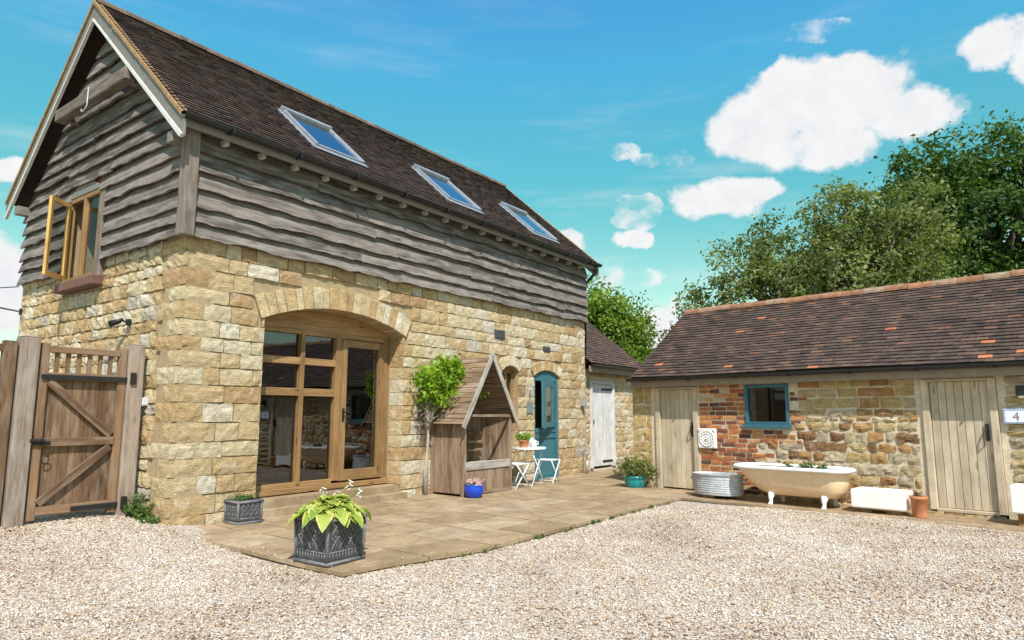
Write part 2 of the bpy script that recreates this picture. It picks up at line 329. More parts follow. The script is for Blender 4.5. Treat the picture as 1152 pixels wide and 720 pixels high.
# ------------------------------------------------------------------ mesh builder
class MB:
    def __init__(s):
        s.v, s.f, s.t, s.gr = [], [], [], []

    def add(s, verts, faces, tone=.5, gr=None):
        o = len(s.v)
        s.v.extend([tuple(p) for p in verts])
        s.gr.extend(gr if gr is not None else [tuple(p) for p in verts])
        s.f.extend([tuple(i + o for i in f) for f in faces])
        if hasattr(tone, '__len__'):
            s.t.extend(tone)
        else:
            s.t.extend([tone] * len(faces))

    def obox(s, c, ax, ay, az, tone=None, long=None):
        """box from centre and three half-axis vectors; grain follows the longest"""
        c, ax, ay, az = Vector(c), Vector(ax), Vector(ay), Vector(az)
        ls = [ax.length, ay.length, az.length]
        k = ls.index(max(ls)) if long is None else long
        ro = (random.uniform(0, 40), random.uniform(0, 40), random.uniform(0, 40))
        vs, gr = [], []
        for sz in (-1, 1):
            for sy in (-1, 1):
                for sx in (-1, 1):
                    vs.append(c + ax * sx + ay * sy + az * sz)
                    q = [sx * ls[0], sy * ls[1], sz * ls[2]]
                    q = [q[k]] + [q[i] for i in range(3) if i != k]
                    gr.append((q[0] + ro[0], q[1] + ro[1], q[2] + ro[2]))
        fs = [(0, 2, 3, 1), (4, 5, 7, 6), (0, 1, 5, 4), (2, 6, 7, 3), (0, 4, 6, 2), (1, 3, 7, 5)]
        if ax.cross(ay).dot(az) < 0:
            fs = [f[::-1] for f in fs]
        s.add(vs, fs, random.random() if tone is None else tone, gr)

    def box(s, x0, x1, y0, y1, z0, z1, tone=None, long=None):
        s.obox(((x0 + x1) / 2, (y0 + y1) / 2, (z0 + z1) / 2), ((x1 - x0) / 2, 0, 0), (0, (y1 - y0) / 2, 0), (0, 0, (z1 - z0) / 2), tone, long)

    def bar(s, p, q, w, d, up=(0, 0, 1), tone=None):
        """rectangular bar from p to q, w wide (across), d deep (along up)"""
        p, q = Vector(p), Vector(q)
        a = (q - p)
        u = Vector(up)
        n = a.cross(u).normalized()
        u2 = n.cross(a).normalized()
        s.obox((p + q) / 2, a / 2, n * w / 2, u2 * d / 2, tone, 0)

    def tube(s, pts, r, n=8, tone=None, caps=True):
        pts = [Vector(p) for p in pts]
        m = len(pts)
        rs = r if hasattr(r, '__len__') else [r] * m
        t = random.random() if tone is None else tone
        vs, gr = [], []
        prev = None
        dist = random.uniform(0, 30)
        for i, p in enumerate(pts):
            a = (pts[min(i + 1, m - 1)] - pts[max(i - 1, 0)]).normalized()
            if prev is None:
                ref = Vector((0, 0, 1)) if abs(a.z) < .9 else Vector((1, 0, 0))
                n1 = a.cross(ref).normalized()
            else:
                n1 = (prev - a * prev.dot(a)).normalized()
            prev = n1
            n2 = a.cross(n1)
            if i:
                dist += (p - pts[i - 1]).length
            for k in range(n):
                an = 2 * math.pi * k / n
                vs.append(p + (n1 * math.cos(an) + n2 * math.sin(an)) * rs[i])
                gr.append((dist, rs[i] * math.cos(an), rs[i] * math.sin(an)))
        fs = []
        for i in range(m - 1):
            for k in range(n):
                k2 = (k + 1) % n
                fs.append((i * n + k, i * n + k2, (i + 1) * n + k2, (i + 1) * n + k))
        if caps:
            fs.append(tuple(range(n))[::-1])
            fs.append(tuple(range((m - 1) * n, m * n)))
        s.add(vs, fs, t, gr)

    def lathe(s, prof, c=(0, 0, 0), n=24, sx=1, sy=1, tone=.5, close=False):
        vs, fs = [], []
        for r, z in prof:
            for k in range(n):
                an = 2 * math.pi * k / n
                vs.append((c[0] + r * sx * math.cos(an), c[1] + r * sy * math.sin(an), c[2] + z))
        m = len(prof)
        for i in range(m - 1):
            for k in range(n):
                k2 = (k + 1) % n
                fs.append((i * n + k, i * n + k2, (i + 1) * n + k2, (i + 1) * n + k))
        if close:
            fs.append(tuple(range(n))[::-1])
            fs.append(tuple(range((m - 1) * n, m * n)))
        s.add(vs, fs, tone)

    def prism(s, poly, fr, d0, d1, tone=None, holes=()):
        """polygon (s,z) with holes, extruded from depth d0 (front) to d1 through frame fr(s,z,d)"""
        loops = [list(poly)] + [list(h) for h in holes]
        flat = [p for l in loops for p in l]
        tris = geometry.tessellate_polygon([[Vector((p[0], p[1], 0)) for p in l] for l in loops])
        n = len(flat)
        vs = [fr(p[0], p[1], d0) for p in flat] + [fr(p[0], p[1], d1) for p in flat]
        fs = []
        for t in tris:
            fs.append(tuple(t))
            fs.append(tuple(i + n for i in t[::-1]))
        o = 0
        for l in loops:
            m = len(l)
            for i in range(m):
                j = (i + 1) % m
                fs.append((o + i, o + j, o + j + n, o + i + n))
            o += m
        ro = (random.uniform(0, 40), random.uniform(0, 40), 0)
        xs = [p[0] for p in flat]
        zs = [p[1] for p in flat]
        if max(xs) - min(xs) >= max(zs) - min(zs):
            gr = [(p[0] + ro[0], p[1] + ro[1], d) for d in (d0, d1) for p in flat]
        else:
            gr = [(p[1] + ro[0], p[0] + ro[1], d) for d in (d0, d1) for p in flat]
        s.add(vs, fs, random.random() if tone is None else tone, gr)

    def build(s, name, mat, parent=None, smooth=False, bevel=0, fix=True, sub=0):
        me = bpy.data.meshes.new(name)
        me.from_pydata(s.v, [], s.f)
        a = me.attributes.new('tone', 'FLOAT', 'FACE')
        a.data.foreach_set('value', np.array(s.t, dtype=np.float32))
        a = me.attributes.new('gr', 'FLOAT_VECTOR', 'POINT')
        a.data.foreach_set('vector', np.array(s.gr, dtype=np.float32).ravel())
        if fix:
            bm = bmesh.new()
            bm.from_mesh(me)
            bmesh.ops.recalc_face_normals(bm, faces=bm.faces)
            bm.to_mesh(me)
            bm.free()
        if smooth:
            me.polygons.foreach_set('use_smooth', [True] * len(me.polygons))
        if mat is not None:
            me.materials.append(mat)
        o = bpy.data.objects.new(name, me)
        col.objects.link(o)
        if parent:
            o.parent = parent
        if bevel:
            bv = o.modifiers.new('bevel', 'BEVEL')
            bv.width = bevel
            bv.segments = 2
            bv.limit_method = 'ANGLE'
            bv.angle_limit = R(40)
        if sub:
            sm = o.modifiers.new('sub', 'SUBSURF')
            sm.levels = sub
            sm.render_levels = sub
        return o


def np_mesh(name, verts, faces, tone, mat, parent=None):
    """fast mesh from arrays; faces all of one size"""
    me = bpy.data.meshes.new(name)
    nv, (nf, k) = len(verts), faces.shape
    me.vertices.add(nv)
    me.vertices.foreach_set('co', np.asarray(verts, np.float32).ravel())
    me.loops.add(nf * k)
    me.loops.foreach_set('vertex_index', faces.astype(np.int32).ravel())
    me.polygons.add(nf)
    me.polygons.foreach_set('loop_start', np.arange(0, nf * k, k, dtype=np.int32))
    me.polygons.foreach_set('loop_total', np.full(nf, k, dtype=np.int32))
    a = me.attributes.new('tone', 'FLOAT', 'FACE')
    a.data.foreach_set('value', np.asarray(tone, np.float32))
    me.update(calc_edges=True)
    me.validate()
    me.materials.append(mat)
    o = bpy.data.objects.new(name, me)
    col.objects.link(o)
    if parent:
        o.parent = parent
    return o


def tag(o, label, cat, group=None, kind=None):
    if label:
        o['label'] = label
    if cat:
        o['category'] = cat
    if group:
        o['group'] = group
    if kind:
        o['kind'] = kind
    return o


def thing(name, label, cat, loc=(0, 0, 0), rz=0.0, group=None):
    o = bpy.data.objects.new(name, None)
    o.empty_display_size = .2
    col.objects.link(o)
    o.location = loc
    o.rotation_euler = (0, 0, rz)
    return tag(o, label, cat, group)


def kids(o):
    return [c for c in bpy.data.objects if c.parent == o]


def copy_tree(o, parent=None):
    c = o.copy()
    col.objects.link(c)
    if parent:
        c.parent = parent
    for ch in kids(o):
        copy_tree(ch, c)
    return c


def nz(x, y=0.0, z=0.0):
    return noise.noise(Vector((x, y, z)))


# ------------------------------------------------------------------ local frames
BA = R(36.1817)
BO = Vector((-3.939, 7.841, 0))
B_RZ = R(90) - BA
BX = Vector((math.sin(BA), math.cos(BA), 0))      # along the barn front, to the right
BY = Vector((-math.cos(BA), math.sin(BA), 0))     # into the barn
OO = Vector((2.424, 12.94, 0))
O_RZ = R(-44.3)
OX = Vector((math.cos(O_RZ), math.sin(O_RZ), 0))
OY = Vector((-math.sin(O_RZ), math.cos(O_RZ), 0))


def Wb(x, y, z=0.0):
    return BO + BX * x + BY * y + Vector((0, 0, z))


def Wo(x, y, z=0.0):
    return OO + OX * x + OY * y + Vector((0, 0, z))


def to_b(x, y):
    d = Vector((x, y, 0)) - BO
    return d.dot(BX), d.dot(BY)


def sstep(a, b, x):
    t = min(max((x - a) / (b - a), 0), 1)
    return t * t * (3 - 2 * t)


def ground_z(x, y):
    """gravel: flat in the yard, banking up towards the gate and the barn corner"""
    bx, by = to_b(x, y)
    z = -.05 + .25 * sstep(-2.2, 1.0, by) * sstep(1.4, -.6, bx)
    z += .06 * sstep(2.5, 4.5, bx) * sstep(-3, -6, by) * .6
    return z + .012 * nz(x * .7, y * .7, 3.1)


# ------------------------------------------------------------------ masonry
def courses(z0, z1, lo, hi, rnd):
    zs = [z0]
    while zs[-1] < z1 - hi * .6:
        zs.append(zs[-1] + rnd.uniform(lo, hi))
    zs[-1] = z1
    return zs


def subtract(iv, ex):
    for a, b in ex:
        out = []
        for p, q in iv:
            if b <= p or a >= q:
                out.append((p, q))
            else:
                if a > p:
                    out.append((p, a))
                if b < q:
                    out.append((b, q))
        iv = out
    return iv


def stone_patch(mb, a, b, z0, z1, fr, bulge, rough, rnd, tone, rounding=.15, jit=.0, back=-.036, res=.055):
    w, h = b - a, z1 - z0
    nx = max(3, min(9, int(w / res)))
    ny = max(3, min(6, int(h / res)))
    cx, cy = (a + b) / 2, (z0 + z1) / 2
    o = (rnd.uniform(0, 50), rnd.uniform(0, 50))
    tx, ty = rnd.uniform(-.3, .3) * rough, rnd.uniform(-.3, .3) * rough
    P = [-1.0] + [-1 + 2 * i / nx for i in range(nx + 1)] + [1.0]
    Qv = [-1.0] + [-1 + 2 * i / ny for i in range(ny + 1)] + [1.0]
    vs, gr = [], []
    for j, q in enumerate(Qv):
        for i, p in enumerate(P):
            pp = p * math.sqrt(max(0, 1 - rounding * q * q * .5))
            qq = q * math.sqrt(max(0, 1 - rounding * p * p * .5))
            s_ = cx + pp * w / 2
            z_ = cy + qq * h / 2
            edge = max(abs(p), abs(q))
            ring = i in (0, len(P) - 1) or j in (0, len(Qv) - 1)
            if jit:
                s_ += nz(s_ * 9 + o[0], z_ * 9, 1.7) * jit * edge
                z_ += nz(s_ * 9, z_ * 9 + o[1], 9.7) * jit * edge
            if ring:
                d = back
            else:
                d = bulge * (1 - edge ** 3 * .85) + rough * (nz(s_ * 11 + o[0], z_ * 14 + o[1]) + .5 * nz(s_ * 27, z_ * 31 + o[0])) + tx * p + ty * q
            vs.append(fr(s_, z_, d))
            gr.append((s_ + o[0], z_ + o[1], d))
    n = len(P)
    fs = [(j * n + i, j * n + i + 1, (j + 1) * n + i + 1, (j + 1) * n + i) for j in range(len(Qv) - 1) for i in range(n - 1)]
    mb.add(vs, fs, tone, gr)


def masonry(mb, s0, s1, zs, excl, wr, gap, bulge, rough, fr, seed, tonef, rounding=.15, jit=.0, res=.055):
    rnd = random.Random(seed)
    for k in range(len(zs) - 1):
        zl, zh = zs[k], zs[k + 1]
        for a, b in subtract([(s0, s1)], excl(zl, zh)):
            x = a
            while b - x > .03:
                w = rnd.uniform(*wr) * (1.0 if rnd.random() < .8 else 1.35)
                if b - x - w < wr[0] * .6:
                    w = b - x
                    if w > wr[1] * 1.4:
                        w = w / 2
                gg = gap * rnd.uniform(.7, 1.3) / 2
                dz = rnd.uniform(-1, 1) * gap * .35
                if w > 2.2 * gg + .01:
                    stone_patch(mb, x + gg, x + w - gg, zl + gg + dz, zh - gg + dz, fr, bulge * rnd.uniform(.6, 1.3), rough, rnd, tonef(rnd, x, zl), rounding, jit, res=res)
                x += w


def arc_pts(cx, half, z_spring, rise, n=14, rev=False):
    rad = (half * half + rise * rise) / (2 * rise)
    cz = z_spring + rise - rad
    a0 = math.asin(half / rad)
    pts = [(cx + rad * math.sin(-a0 + 2 * a0 * i / n), cz + rad * math.cos(-a0 + 2 * a0 * i / n)) for i in range(n + 1)]
    return pts[::-1] if rev else pts


# ------------------------------------------------------------------ ground
def m_gravel():
    m, g = new_mat('gravel_ground')
    oc = g.n('ShaderNodeTexCoord').outputs['Object']
    vo = g.n('ShaderNodeTexVoronoi', {'Vector': oc, 'Scale': 58.0, 'Randomness': 1.0})
    rc = g.n('ShaderNodeSeparateColor', {0: vo.outputs['Color']}).outputs[0]
    c = g.ramp(rc, [(0, (.13, .09, .065)), (.2, (.34, .25, .175)), (.5, (.48, .395, .315)), (.8, (.57, .505, .435)), (1, (.66, .62, .57))])
    big = g.rng(g.noise(oc, .9, 5, .6), .3, .7, .86, 1.1)
    c = g.mix(1.0, c, g.n('ShaderNodeCombineColor', {0: big, 1: big, 2: big}).outputs[0], 'MULTIPLY')
    h = g.m('SUBTRACT', 1.0, vo.outputs['Distance'])
    bn = g.n('ShaderNodeBump', {'Height': h, 'Strength': .8, 'Distance': .02}).outputs[0]
    b = g.n('ShaderNodeBsdfPrincipled', {'Base Color': c, 'Roughness': .8, 'Specular IOR Level': .3, 'Normal': bn})
    finish(g, b.outputs[0])
    return m


M['gravel'] = m_gravel()
M['chip'] = m_tone('gravel_chippings', [(0, (.11, .072, .048)), (.14, (.31, .195, .115)), (.32, (.46, .34, .23)), (.6, (.56, .455, .345)), (.85, (.64, .565, .47)), (1, (.73, .685, .62))],
                   ns=40, na=.18, bs=90, bump=.3, bd=.003, rough=.75)
M['grass'] = m_plain('field_grass', (.06, .10, .02), .9, var=.35, ns=1.5)
M['flag'] = m_tone('sandstone_flag', [(0, (.25, .175, .098)), (.5, (.30, .215, .125)), (.85, (.32, .235, .142)), (1, (.345, .262, .17))],
                   ns=2.6, na=.34, bs=22, bump=.5, bd=.008, stretch=(1, 1, 1), blotch=((.42, .35, .25), .58, .74, .5, 1.3), pale=((.13, .10, .065), 1.1, .45))
M['joint'] = m_plain('sandy_joint', (.15, .115, .07), .95, var=.3)

# wide field under everything, reaching the horizon
mb = MB()
mb.add([(-600, -600, -.30), (600, -600, -.30), (600, 900, -.30), (-600, 900, -.30)], [(0, 1, 2, 3)])
tag(mb.build('field', M['grass'], fix=False), None, None, kind='structure')

mb = MB()
NX, NY = 120, 120
xs = np.linspace(-16, 16, NX)
ys = np.linspace(-10, 22, NY)
mb.add([(x, y, ground_z(x, y)) for y in ys for x in xs], [(j * NX + i, j * NX + i + 1, (j + 1) * NX + i + 1, (j + 1) * NX + i) for j in range(NY - 1) for i in range(NX - 1)])
tag(mb.build('gravel_yard', M['gravel'], smooth=True, fix=False), None, None, kind='structure')

# loose chippings lying on the near gravel (uncountable)
rng = np.random.default_rng(11)
N = 175000
ang = rng.uniform(R(-52), R(52), N)
rad = np.sqrt(rng.uniform(3.1 ** 2, 10.8 ** 2, N))
px, py = rad * np.sin(ang), rad * np.cos(ang)
bx = (px - BO.x) * BX.x + (py - BO.y) * BX.y
by = (px - BO.x) * BY.x + (py - BO.y) * BY.y
ox = (px - OO.x) * OX.x + (py - OO.y) * OX.y
oy = (px - OO.x) * OY.x + (py - OO.y) * OY.y
edge = .03 * np.sin(bx * 5.1) + .02 * np.sin(bx * 13 + 1)
fy = -3.41 * (.905 + .095 * np.clip(bx / 1.8, 0, 1) ** 2 * (3 - 2 * np.clip(bx / 1.8, 0, 1)))
inside = (bx > -.03 + .03 * np.sin(by * 4)) & (by > fy + edge * .5) & (by < 6)
spill = inside & (by < fy + .30) & (rng.random(N) < .05 * np.exp(-(by - fy) / .08)) | inside & (bx < .4) & (rng.random(N) < .10 * np.exp(-bx / .1)) | inside & (rng.random(N) < .0012)
spill &= by < -.05
keep = ~(inside & ~spill) & ~((oy > -1.02 + .06 * np.sin(ox * 3)) & (ox > .6)) & (by < 1.05 + .1 * np.sin(bx * 9))
px, py, spill, bys = px[keep], py[keep], spill[keep], by[keep]
N = len(px)
pz = np.array([ground_z(a, b) for a, b in zip(px, py)])
pz = np.where(spill, .006 + .045 * np.clip((bys + 3.4) / 3.4, 0, 1) ** 2, pz)
octa = np.array([(1, 0, 0), (-1, 0, 0), (0, 1, 0), (0, -1, 0), (0, 0, 1), (0, 0, -1)], float)
of = np.array([(0, 2, 4), (2, 1, 4), (1, 3, 4), (3, 0, 4), (2, 0, 5), (1, 2, 5), (3, 1, 5), (0, 3, 5)])
sz = rng.uniform(.0050, .0118, N) * (1 + .5 * (rng.random(N) < .08))
sc = np.stack([sz * rng.uniform(.9, 1.5, N), sz * rng.uniform(.7, 1.1, N), sz * rng.uniform(.35, .7, N)], 1)
v = octa[None] * sc[:, None, :] * rng.uniform(.75, 1.25, (N, 6, 3)) + rng.normal(0, .18, (N, 6, 3)) * sz[:, None, None]
yaw, tilt = rng.uniform(0, 2 * np.pi, N), rng.normal(0, .5, N)
ct, st = np.cos(tilt)[:, None], np.sin(tilt)[:, None]
v = np.stack([v[..., 0] * ct + v[..., 2] * st, v[..., 1], -v[..., 0] * st + v[..., 2] * ct], -1)
c_, s_ = np.cos(yaw)[:, None], np.sin(yaw)[:, None]
v = np.stack([v[..., 0] * c_ - v[..., 1] * s_, v[..., 0] * s_ + v[..., 1] * c_, v[..., 2]], -1)
v += np.stack([px, py, pz + sz * rng.uniform(.0, .7, N)], 1)[:, None, :]
f = (of[None] + (np.arange(N) * 6)[:, None, None]).reshape(-1, 3)
lowf = np.array([nz(a * .8, b * .8, 2.0) + .7 * nz(a * 2.3, b * 2.3, 5.0) for a, b in zip(px, py)])
tn = np.clip(rng.beta(2.0, 1.55, N) + .30 * lowf - .02, 0, 1)
o = np_mesh('gravel_stones', v.reshape(-1, 3), f, np.repeat(tn, 8), M['chip'])
tag(o, 'loose pale pink and cream gravel stones covering the courtyard', None, kind='stuff')

# patio of sandstone flags
pat = thing('patio', None, None, Wb(0, 0, 0), B_RZ)
tag(pat, None, None, kind='structure')
PZ = lambda y: .045 * sstep(-3.4, 0, y)


def py_(x, y):
    """the front edge bends back towards the left corner"""
    return y * (.905 + .095 * sstep(0, 1.8, x))


def fr_patio(s, z, d):
    return (s, py_(s, z), PZ(z) + d)


mb = MB()
ys_ = [-3.40 + .34 * i for i in range(11)]
xq_ = [-.01, .3, .6, .9, 1.2, 1.5, 1.8, 12.6]
nq_ = len(xq_)
mb.add([(x, py_(x, y), -.012 + PZ(y)) for y in ys_ for x in xq_], [(nq_ * i + k, nq_ * i + k + 1, nq_ * i + nq_ + k + 1, nq_ * i + nq_ + k) for i in range(10) for k in range(nq_ - 1)])
for k in range(nq_ - 1):
    a_, b_ = xq_[k], xq_[k + 1]
    mb.add([(a_, py_(a_, -3.40), -.2), (b_, py_(b_, -3.40), -.2), (b_, py_(b_, -3.40), -.012), (a_, py_(a_, -3.40), -.012)], [(0, 1, 2, 3)])
mb.add([(-.01, 0, -.2), (-.01, py_(0, -3.40), -.2), (-.01, py_(0, -3.40), -.012), (-.01, 0, .03)], [(0, 1, 2, 3)])
mb.build('bed', M['joint'], pat, fix=False)
mb = MB()
rnd = random.Random(5)
masonry(mb, -.04, 12.55, [-3.43, -2.86, -2.25, -1.70, -1.08, -.52, -.03], lambda a, b: [], (.55, 1.15), .020, .004, .005, fr_patio, 8,
        lambda r, x, z: r.random(), .03, .012, res=.14)
mb.build('flagstone', M['flag'], pat, smooth=False)

strip = thing('paving_strip', None, None, Wo(0, 0, 0), O_RZ)
tag(strip, None, None, kind='structure')
mb = MB()
mb.add([(.4, -1.05, -.030), (9, -1.05, -.030), (9, .1, -.030), (.4, .1, -.030)], [(0, 1, 2, 3)])
mb.build('bed', M['joint'], strip, fix=False)
mb = MB()
masonry(mb, .45, 9, [-1.0, -.66, -.3, .02], lambda a, b: [], (.4, .8), .02, .004, .006, lambda s, z, d: (s, z, -.008 + d), 18, lambda r, x, z: r.random() * .8, .08, .03, res=.12)
mb.build('flagstone', M['flag'], strip)

# ------------------------------------------------------------------ barn
barn = thing('stone_barn', 'two storey golden stone barn with dark weatherboarded upper floor and tiled roof', 'barn', BO, B_RZ)
BL, BD = 9.56, 5.2
Z_ST = 3.50        # top of stonework showing
fr_front = lambda s, z, d: (s, -d, z)
fr_gable = lambda s, z, d: (-d, s, z)
fr_far = lambda s, z, d: (BL + d, s, z)
fr_back = lambda s, z, d: (s, BD + d, z)
APX = 7.30         # wall apex under the roof
WALL_EAVE = 4.86

# openings on the front
AR = dict(cx=2.40, half=1.28, zs=2.62, rise=.25)
arch_hole = [(AR['cx'] - AR['half'], .24), (AR['cx'] + AR['half'], .24)] + arc_pts(AR['cx'], AR['half'], AR['zs'], AR['rise'], rev=True)
win_hole = [(6.36, 1.02), (6.90, 1.02)] + arc_pts(6.63, .27, 2.20, .10, 6, True)
door_hole = [(7.46, .0), (8.42, .0)] + arc_pts(7.94, .48, 2.15, .12, 8, True)
front_out = [(0, -.3), (BL, -.3), (BL, WALL_EAVE), (0, WALL_EAVE)]
mb = MB()
mb.prism(front_out, fr_front, -.028, -.42, 0, [arch_hole, win_hole, door_hole])
mb.build('wall', M['mortar_gold'], barn)
gwin_hole = [(2.32, 3.26), (3.44, 3.26)] + arc_pts(2.88, .56, 4.60, .20, 8, True)
gout = [(.42, -.3), (BD - .42, -.3), (BD - .42, WALL_EAVE + .37), (BD / 2, APX), (.42, WALL_EAVE + .37)]
gout = [(.0, -.3), (BD, -.3), (BD, WALL_EAVE), (BD / 2, APX), (.0, WALL_EAVE)]
mb = MB()
mb.prism(gout, fr_gable, -.026, -.40, 0, [gwin_hole])
mb.build('wall', M['mortar_gold'], barn)
mb = MB()
mb.prism(gout, fr_far, -.005, -.40, 0)
mb.build('wall', M['mortar_gold'], barn)
mb = MB()
mb.prism([(.0, -.3), (BL, -.3), (BL, WALL_EAVE), (.0, WALL_EAVE)], fr_back, -.005, -.40, 0)
mb.build('wall', M['mortar_gold'], barn)
# inside: floors, a partition so that the windows look into rooms
mb = MB()
mb.box(.41, BL - .41, .43, BD - .41, .05, .16, .5)
mb.build('floor', M['floor_in'], barn)
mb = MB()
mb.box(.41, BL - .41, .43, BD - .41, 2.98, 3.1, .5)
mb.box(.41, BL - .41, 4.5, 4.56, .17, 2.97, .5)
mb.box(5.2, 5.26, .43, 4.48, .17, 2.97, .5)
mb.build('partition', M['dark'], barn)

# stone facing ----------------------------------------------------
rnd = random.Random(21)
ZC = courses(-.02, Z_ST, .175, .25, rnd)
quoin = {}
mb = MB()
for k in range(len(ZC) - 1):
    a, b = (rnd.uniform(.46, .62), rnd.uniform(.24, .34)) if k % 2 else (rnd.uniform(.26, .36), rnd.uniform(.42, .58))
    quoin[k] = (a, b)


def q_at(zl, side):
    k = min(range(len(ZC) - 1), key=lambda i: abs(ZC[i] - zl))
    return quoin[k][side]


def ring_excl(zl, zh):
    zm = (zl + zh) / 2
    ex = [(-1, q_at(zl, 0))]
    a = AR
    if zl < a['zs'] - .02 and zh > .06:
        ex.append((a['cx'] - a['half'], a['cx'] + a['half']))
    ro = (a['half'] ** 2 + a['rise'] ** 2) / (2 * a['rise'])
    cz = a['zs'] + a['rise'] - ro
    r2 = ro + .32
    amax = math.asin(a['half'] / ro)
    if zh > a['zs'] - .02 and zl < cz + r2:
        best = 0
        for i in range(5):
            zz = max(zl, a['zs'] - .02) + (zh - max(zl, a['zs'] - .02)) * i / 4
            w = r2 * r2 - (zz - cz) ** 2
            if w > 0:
                best = max(best, min(math.sqrt(w), a['half'] + .06 + (zz - a['zs']) * .42))
        if best > .05:
            ex.append((a['cx'] - best - .005, a['cx'] + best + .005))
    if zl < 2.28 and zh > 1.0:
        ex.append((6.36, 6.90))
    if 2.20 < zm < 2.48:
        ex.append((6.26, 7.0))
    if zl < 2.25:
        ex.append((7.46, 8.42))
    if 2.15 < zm < 2.50:
        ex.append((7.36, 8.52))
    return ex


def tone_ash(r, x, z):
    t = r.random()
    return t if t < .8 else r.uniform(.7, 1)


masonry(mb, 0, BL, ZC, ring_excl, (.20, .50), .014, .010, .013, fr_front, 31, tone_ash, .05, .012)
mb.build('stone_facing', M['ashlar'], barn)


def gable_excl(zl, zh):
    ex = [(-1, q_at(zl, 1))]
    if zh > 3.1:
        ex.append((2.26, 3.5))
    return ex


mb = MB()
rnd2 = random.Random(77)
zs2 = courses(-.02, Z_ST + .02, .13, .21, rnd2)
masonry(mb, 0, BD, zs2, lambda zl, zh: [(-1, max(q_at((zl), 1), q_at(zh - .01, 1)) + .01)] + ([(2.26, 3.5)] if zh > 3.12 else []), (.14, .42), .018, .013, .022, fr_gable, 41,
        lambda r, x, z: min(1, max(0, r.random() * .95 + .08)), .17, .024)
mb.build('stone_facing', M['ashlar'], barn)
mb = MB()
masonry(mb, 0, BD, zs2, lambda a, b: [], (.2, .5), .02, .02, .015, fr_far, 42, tone_ash, .2, .02, res=.09)
mb.build('stone_facing', M['ashlar'], barn)
mb = MB()
masonry(mb, 0, BL, zs2, lambda a, b: [], (.2, .5), .02, .02, .015, fr_back, 43, tone_ash, .2, .02, res=.09)
mb.build('stone_facing', M['ashlar'], barn)
# quoins: one block wraps each corner course
mb = MB()
rq = random.Random(3)
for k in range(len(ZC) - 1):
    a, b = quoin[k]
    zl, zh = ZC[k] + .007, ZC[k + 1] - .007
    t = tone_ash(rq, 0, 0)
    stone_patch(mb, -.010, a - .005, zl, zh, fr_front, .012, .011, rq, t, .03, .006)
    stone_patch(mb, -.010, b - .006, zl, zh, fr_gable, .013, .012, rq, t, .03, .006)
    mb.box(.0, .03, .0, .03, zl + .006, zh - .006, t)
mb.build('quoin', M['ashlar'], barn)

# dressed stones of the big window's right-hand reveal
mb = MB()
for k in range(len(ZC) - 1):
    zl, zh = max(ZC[k], .25), min(ZC[k + 1], 2.61)
    if zh - zl > .05:
        stone_patch(mb, .004, .30, zl + .004, zh - .004, lambda s_, z, d: (AR['cx'] + AR['half'] - .004 - d, s_, z), .006, .006, rnd, tone_ash(rnd, 0, 0), .03, .006)
mb.build('stone_facing', M['ashlar'], barn)
mb = MB()
for k in range(len(ZC) - 1):
    zl, zh = max(ZC[k], .25), min(ZC[k + 1], 2.61)
    if zh - zl > .05:
        stone_patch(mb, .004, .30, zl + .004, zh - .004, lambda s_, z, d: (AR['cx'] - AR['half'] + .004 + d, s_, z), .006, .006, rnd, tone_ash(rnd, 0, 0), .03, .006)
mb.build('stone_facing', M['ashlar'], barn)

# voussoirs over the big window
mb = MB()
rv = random.Random(9)
ro = (AR['half'] ** 2 + AR['rise'] ** 2) / (2 * AR['rise'])
cz = AR['zs'] + AR['rise'] - ro
a0 = math.asin(AR['half'] / ro) + .016
ncut = 19
cuts = [-a0 + 2 * a0 * i / ncut + (rv.uniform(-.006, .006) if 0 < i < ncut else 0) for i in range(ncut + 1)]
for i in range(ncut):
    t = tone_ash(rv, 0, 0)
    hh = .31 + rv.uniform(-.015, .01)
    th0, th1 = cuts[i] + .0013, cuts[i + 1] - .0013

    def fr_v(u, z, d, th0=th0, th1=th1):
        th = th0 + (th1 - th0) * u
        r = ro + z
        return (AR['cx'] + r * math.sin(th), -d, cz + r * math.cos(th))
    vs, fs = [], []
    for d in (.018, -.30):
        for z in (0.0, hh):
            for u in (0, 1):
                vs.append(fr_v(u, z, d + rv.uniform(-.004, .004)))
    mb.add(vs, [(0, 1, 3, 2), (4, 6, 7, 5), (0, 4, 5, 1), (2, 3, 7, 6), (0, 2, 6, 4), (1, 5, 7, 3)], t)


def small_arch(mb, cx, half, zs, rise, n, h, fr, d0=.016, d1=-.2, seed=1):
    r_ = random.Random(seed)
    rr = (half ** 2 + rise ** 2) / (2 * rise)
    c_z = zs + rise - rr
    aa = math.asin(half / rr) + .03
    for i in range(n):
        t0, t1 = -aa + 2 * aa * i / n + .004, -aa + 2 * aa * (i + 1) / n - .004
        vs = [fr(cx + (rr + z) * math.sin(t), c_z + (rr + z) * math.cos(t), d) for d in (d0, d1) for z in (0.004, h) for t in (t0, t1)]
        mb.add(vs, [(0, 1, 3, 2), (4, 6, 7, 5), (0, 4, 5, 1), (2, 3, 7, 6), (0, 2, 6, 4), (1, 5, 7, 3)], r_.random())


mb.build('arch', M['ashlar'], barn, bevel=.008)
mb = MB()
small_arch(mb, 7.94, .48, 2.15, .12, 7, .21, fr_front, seed=4)
mb.build('arch', M['ashlar'], barn, bevel=.008)
mb = MB()
small_arch(mb, 6.63, .27, 2.20, .10, 5, .20, fr_front, seed=5)
mb.build('arch', M['ashlar'], barn, bevel=.008)

# large oak window with glazed door, in a deep arched reveal
FY = .33
fw = MB()
XL, XR = AR['cx'] - AR['half'] + .0, 3.64
hd = arc_pts(AR['cx'], AR['half'] - .002, AR['zs'], AR['rise'] - .003, 14, True)
frd = lambda s, z, d: (s, FY - d, z)
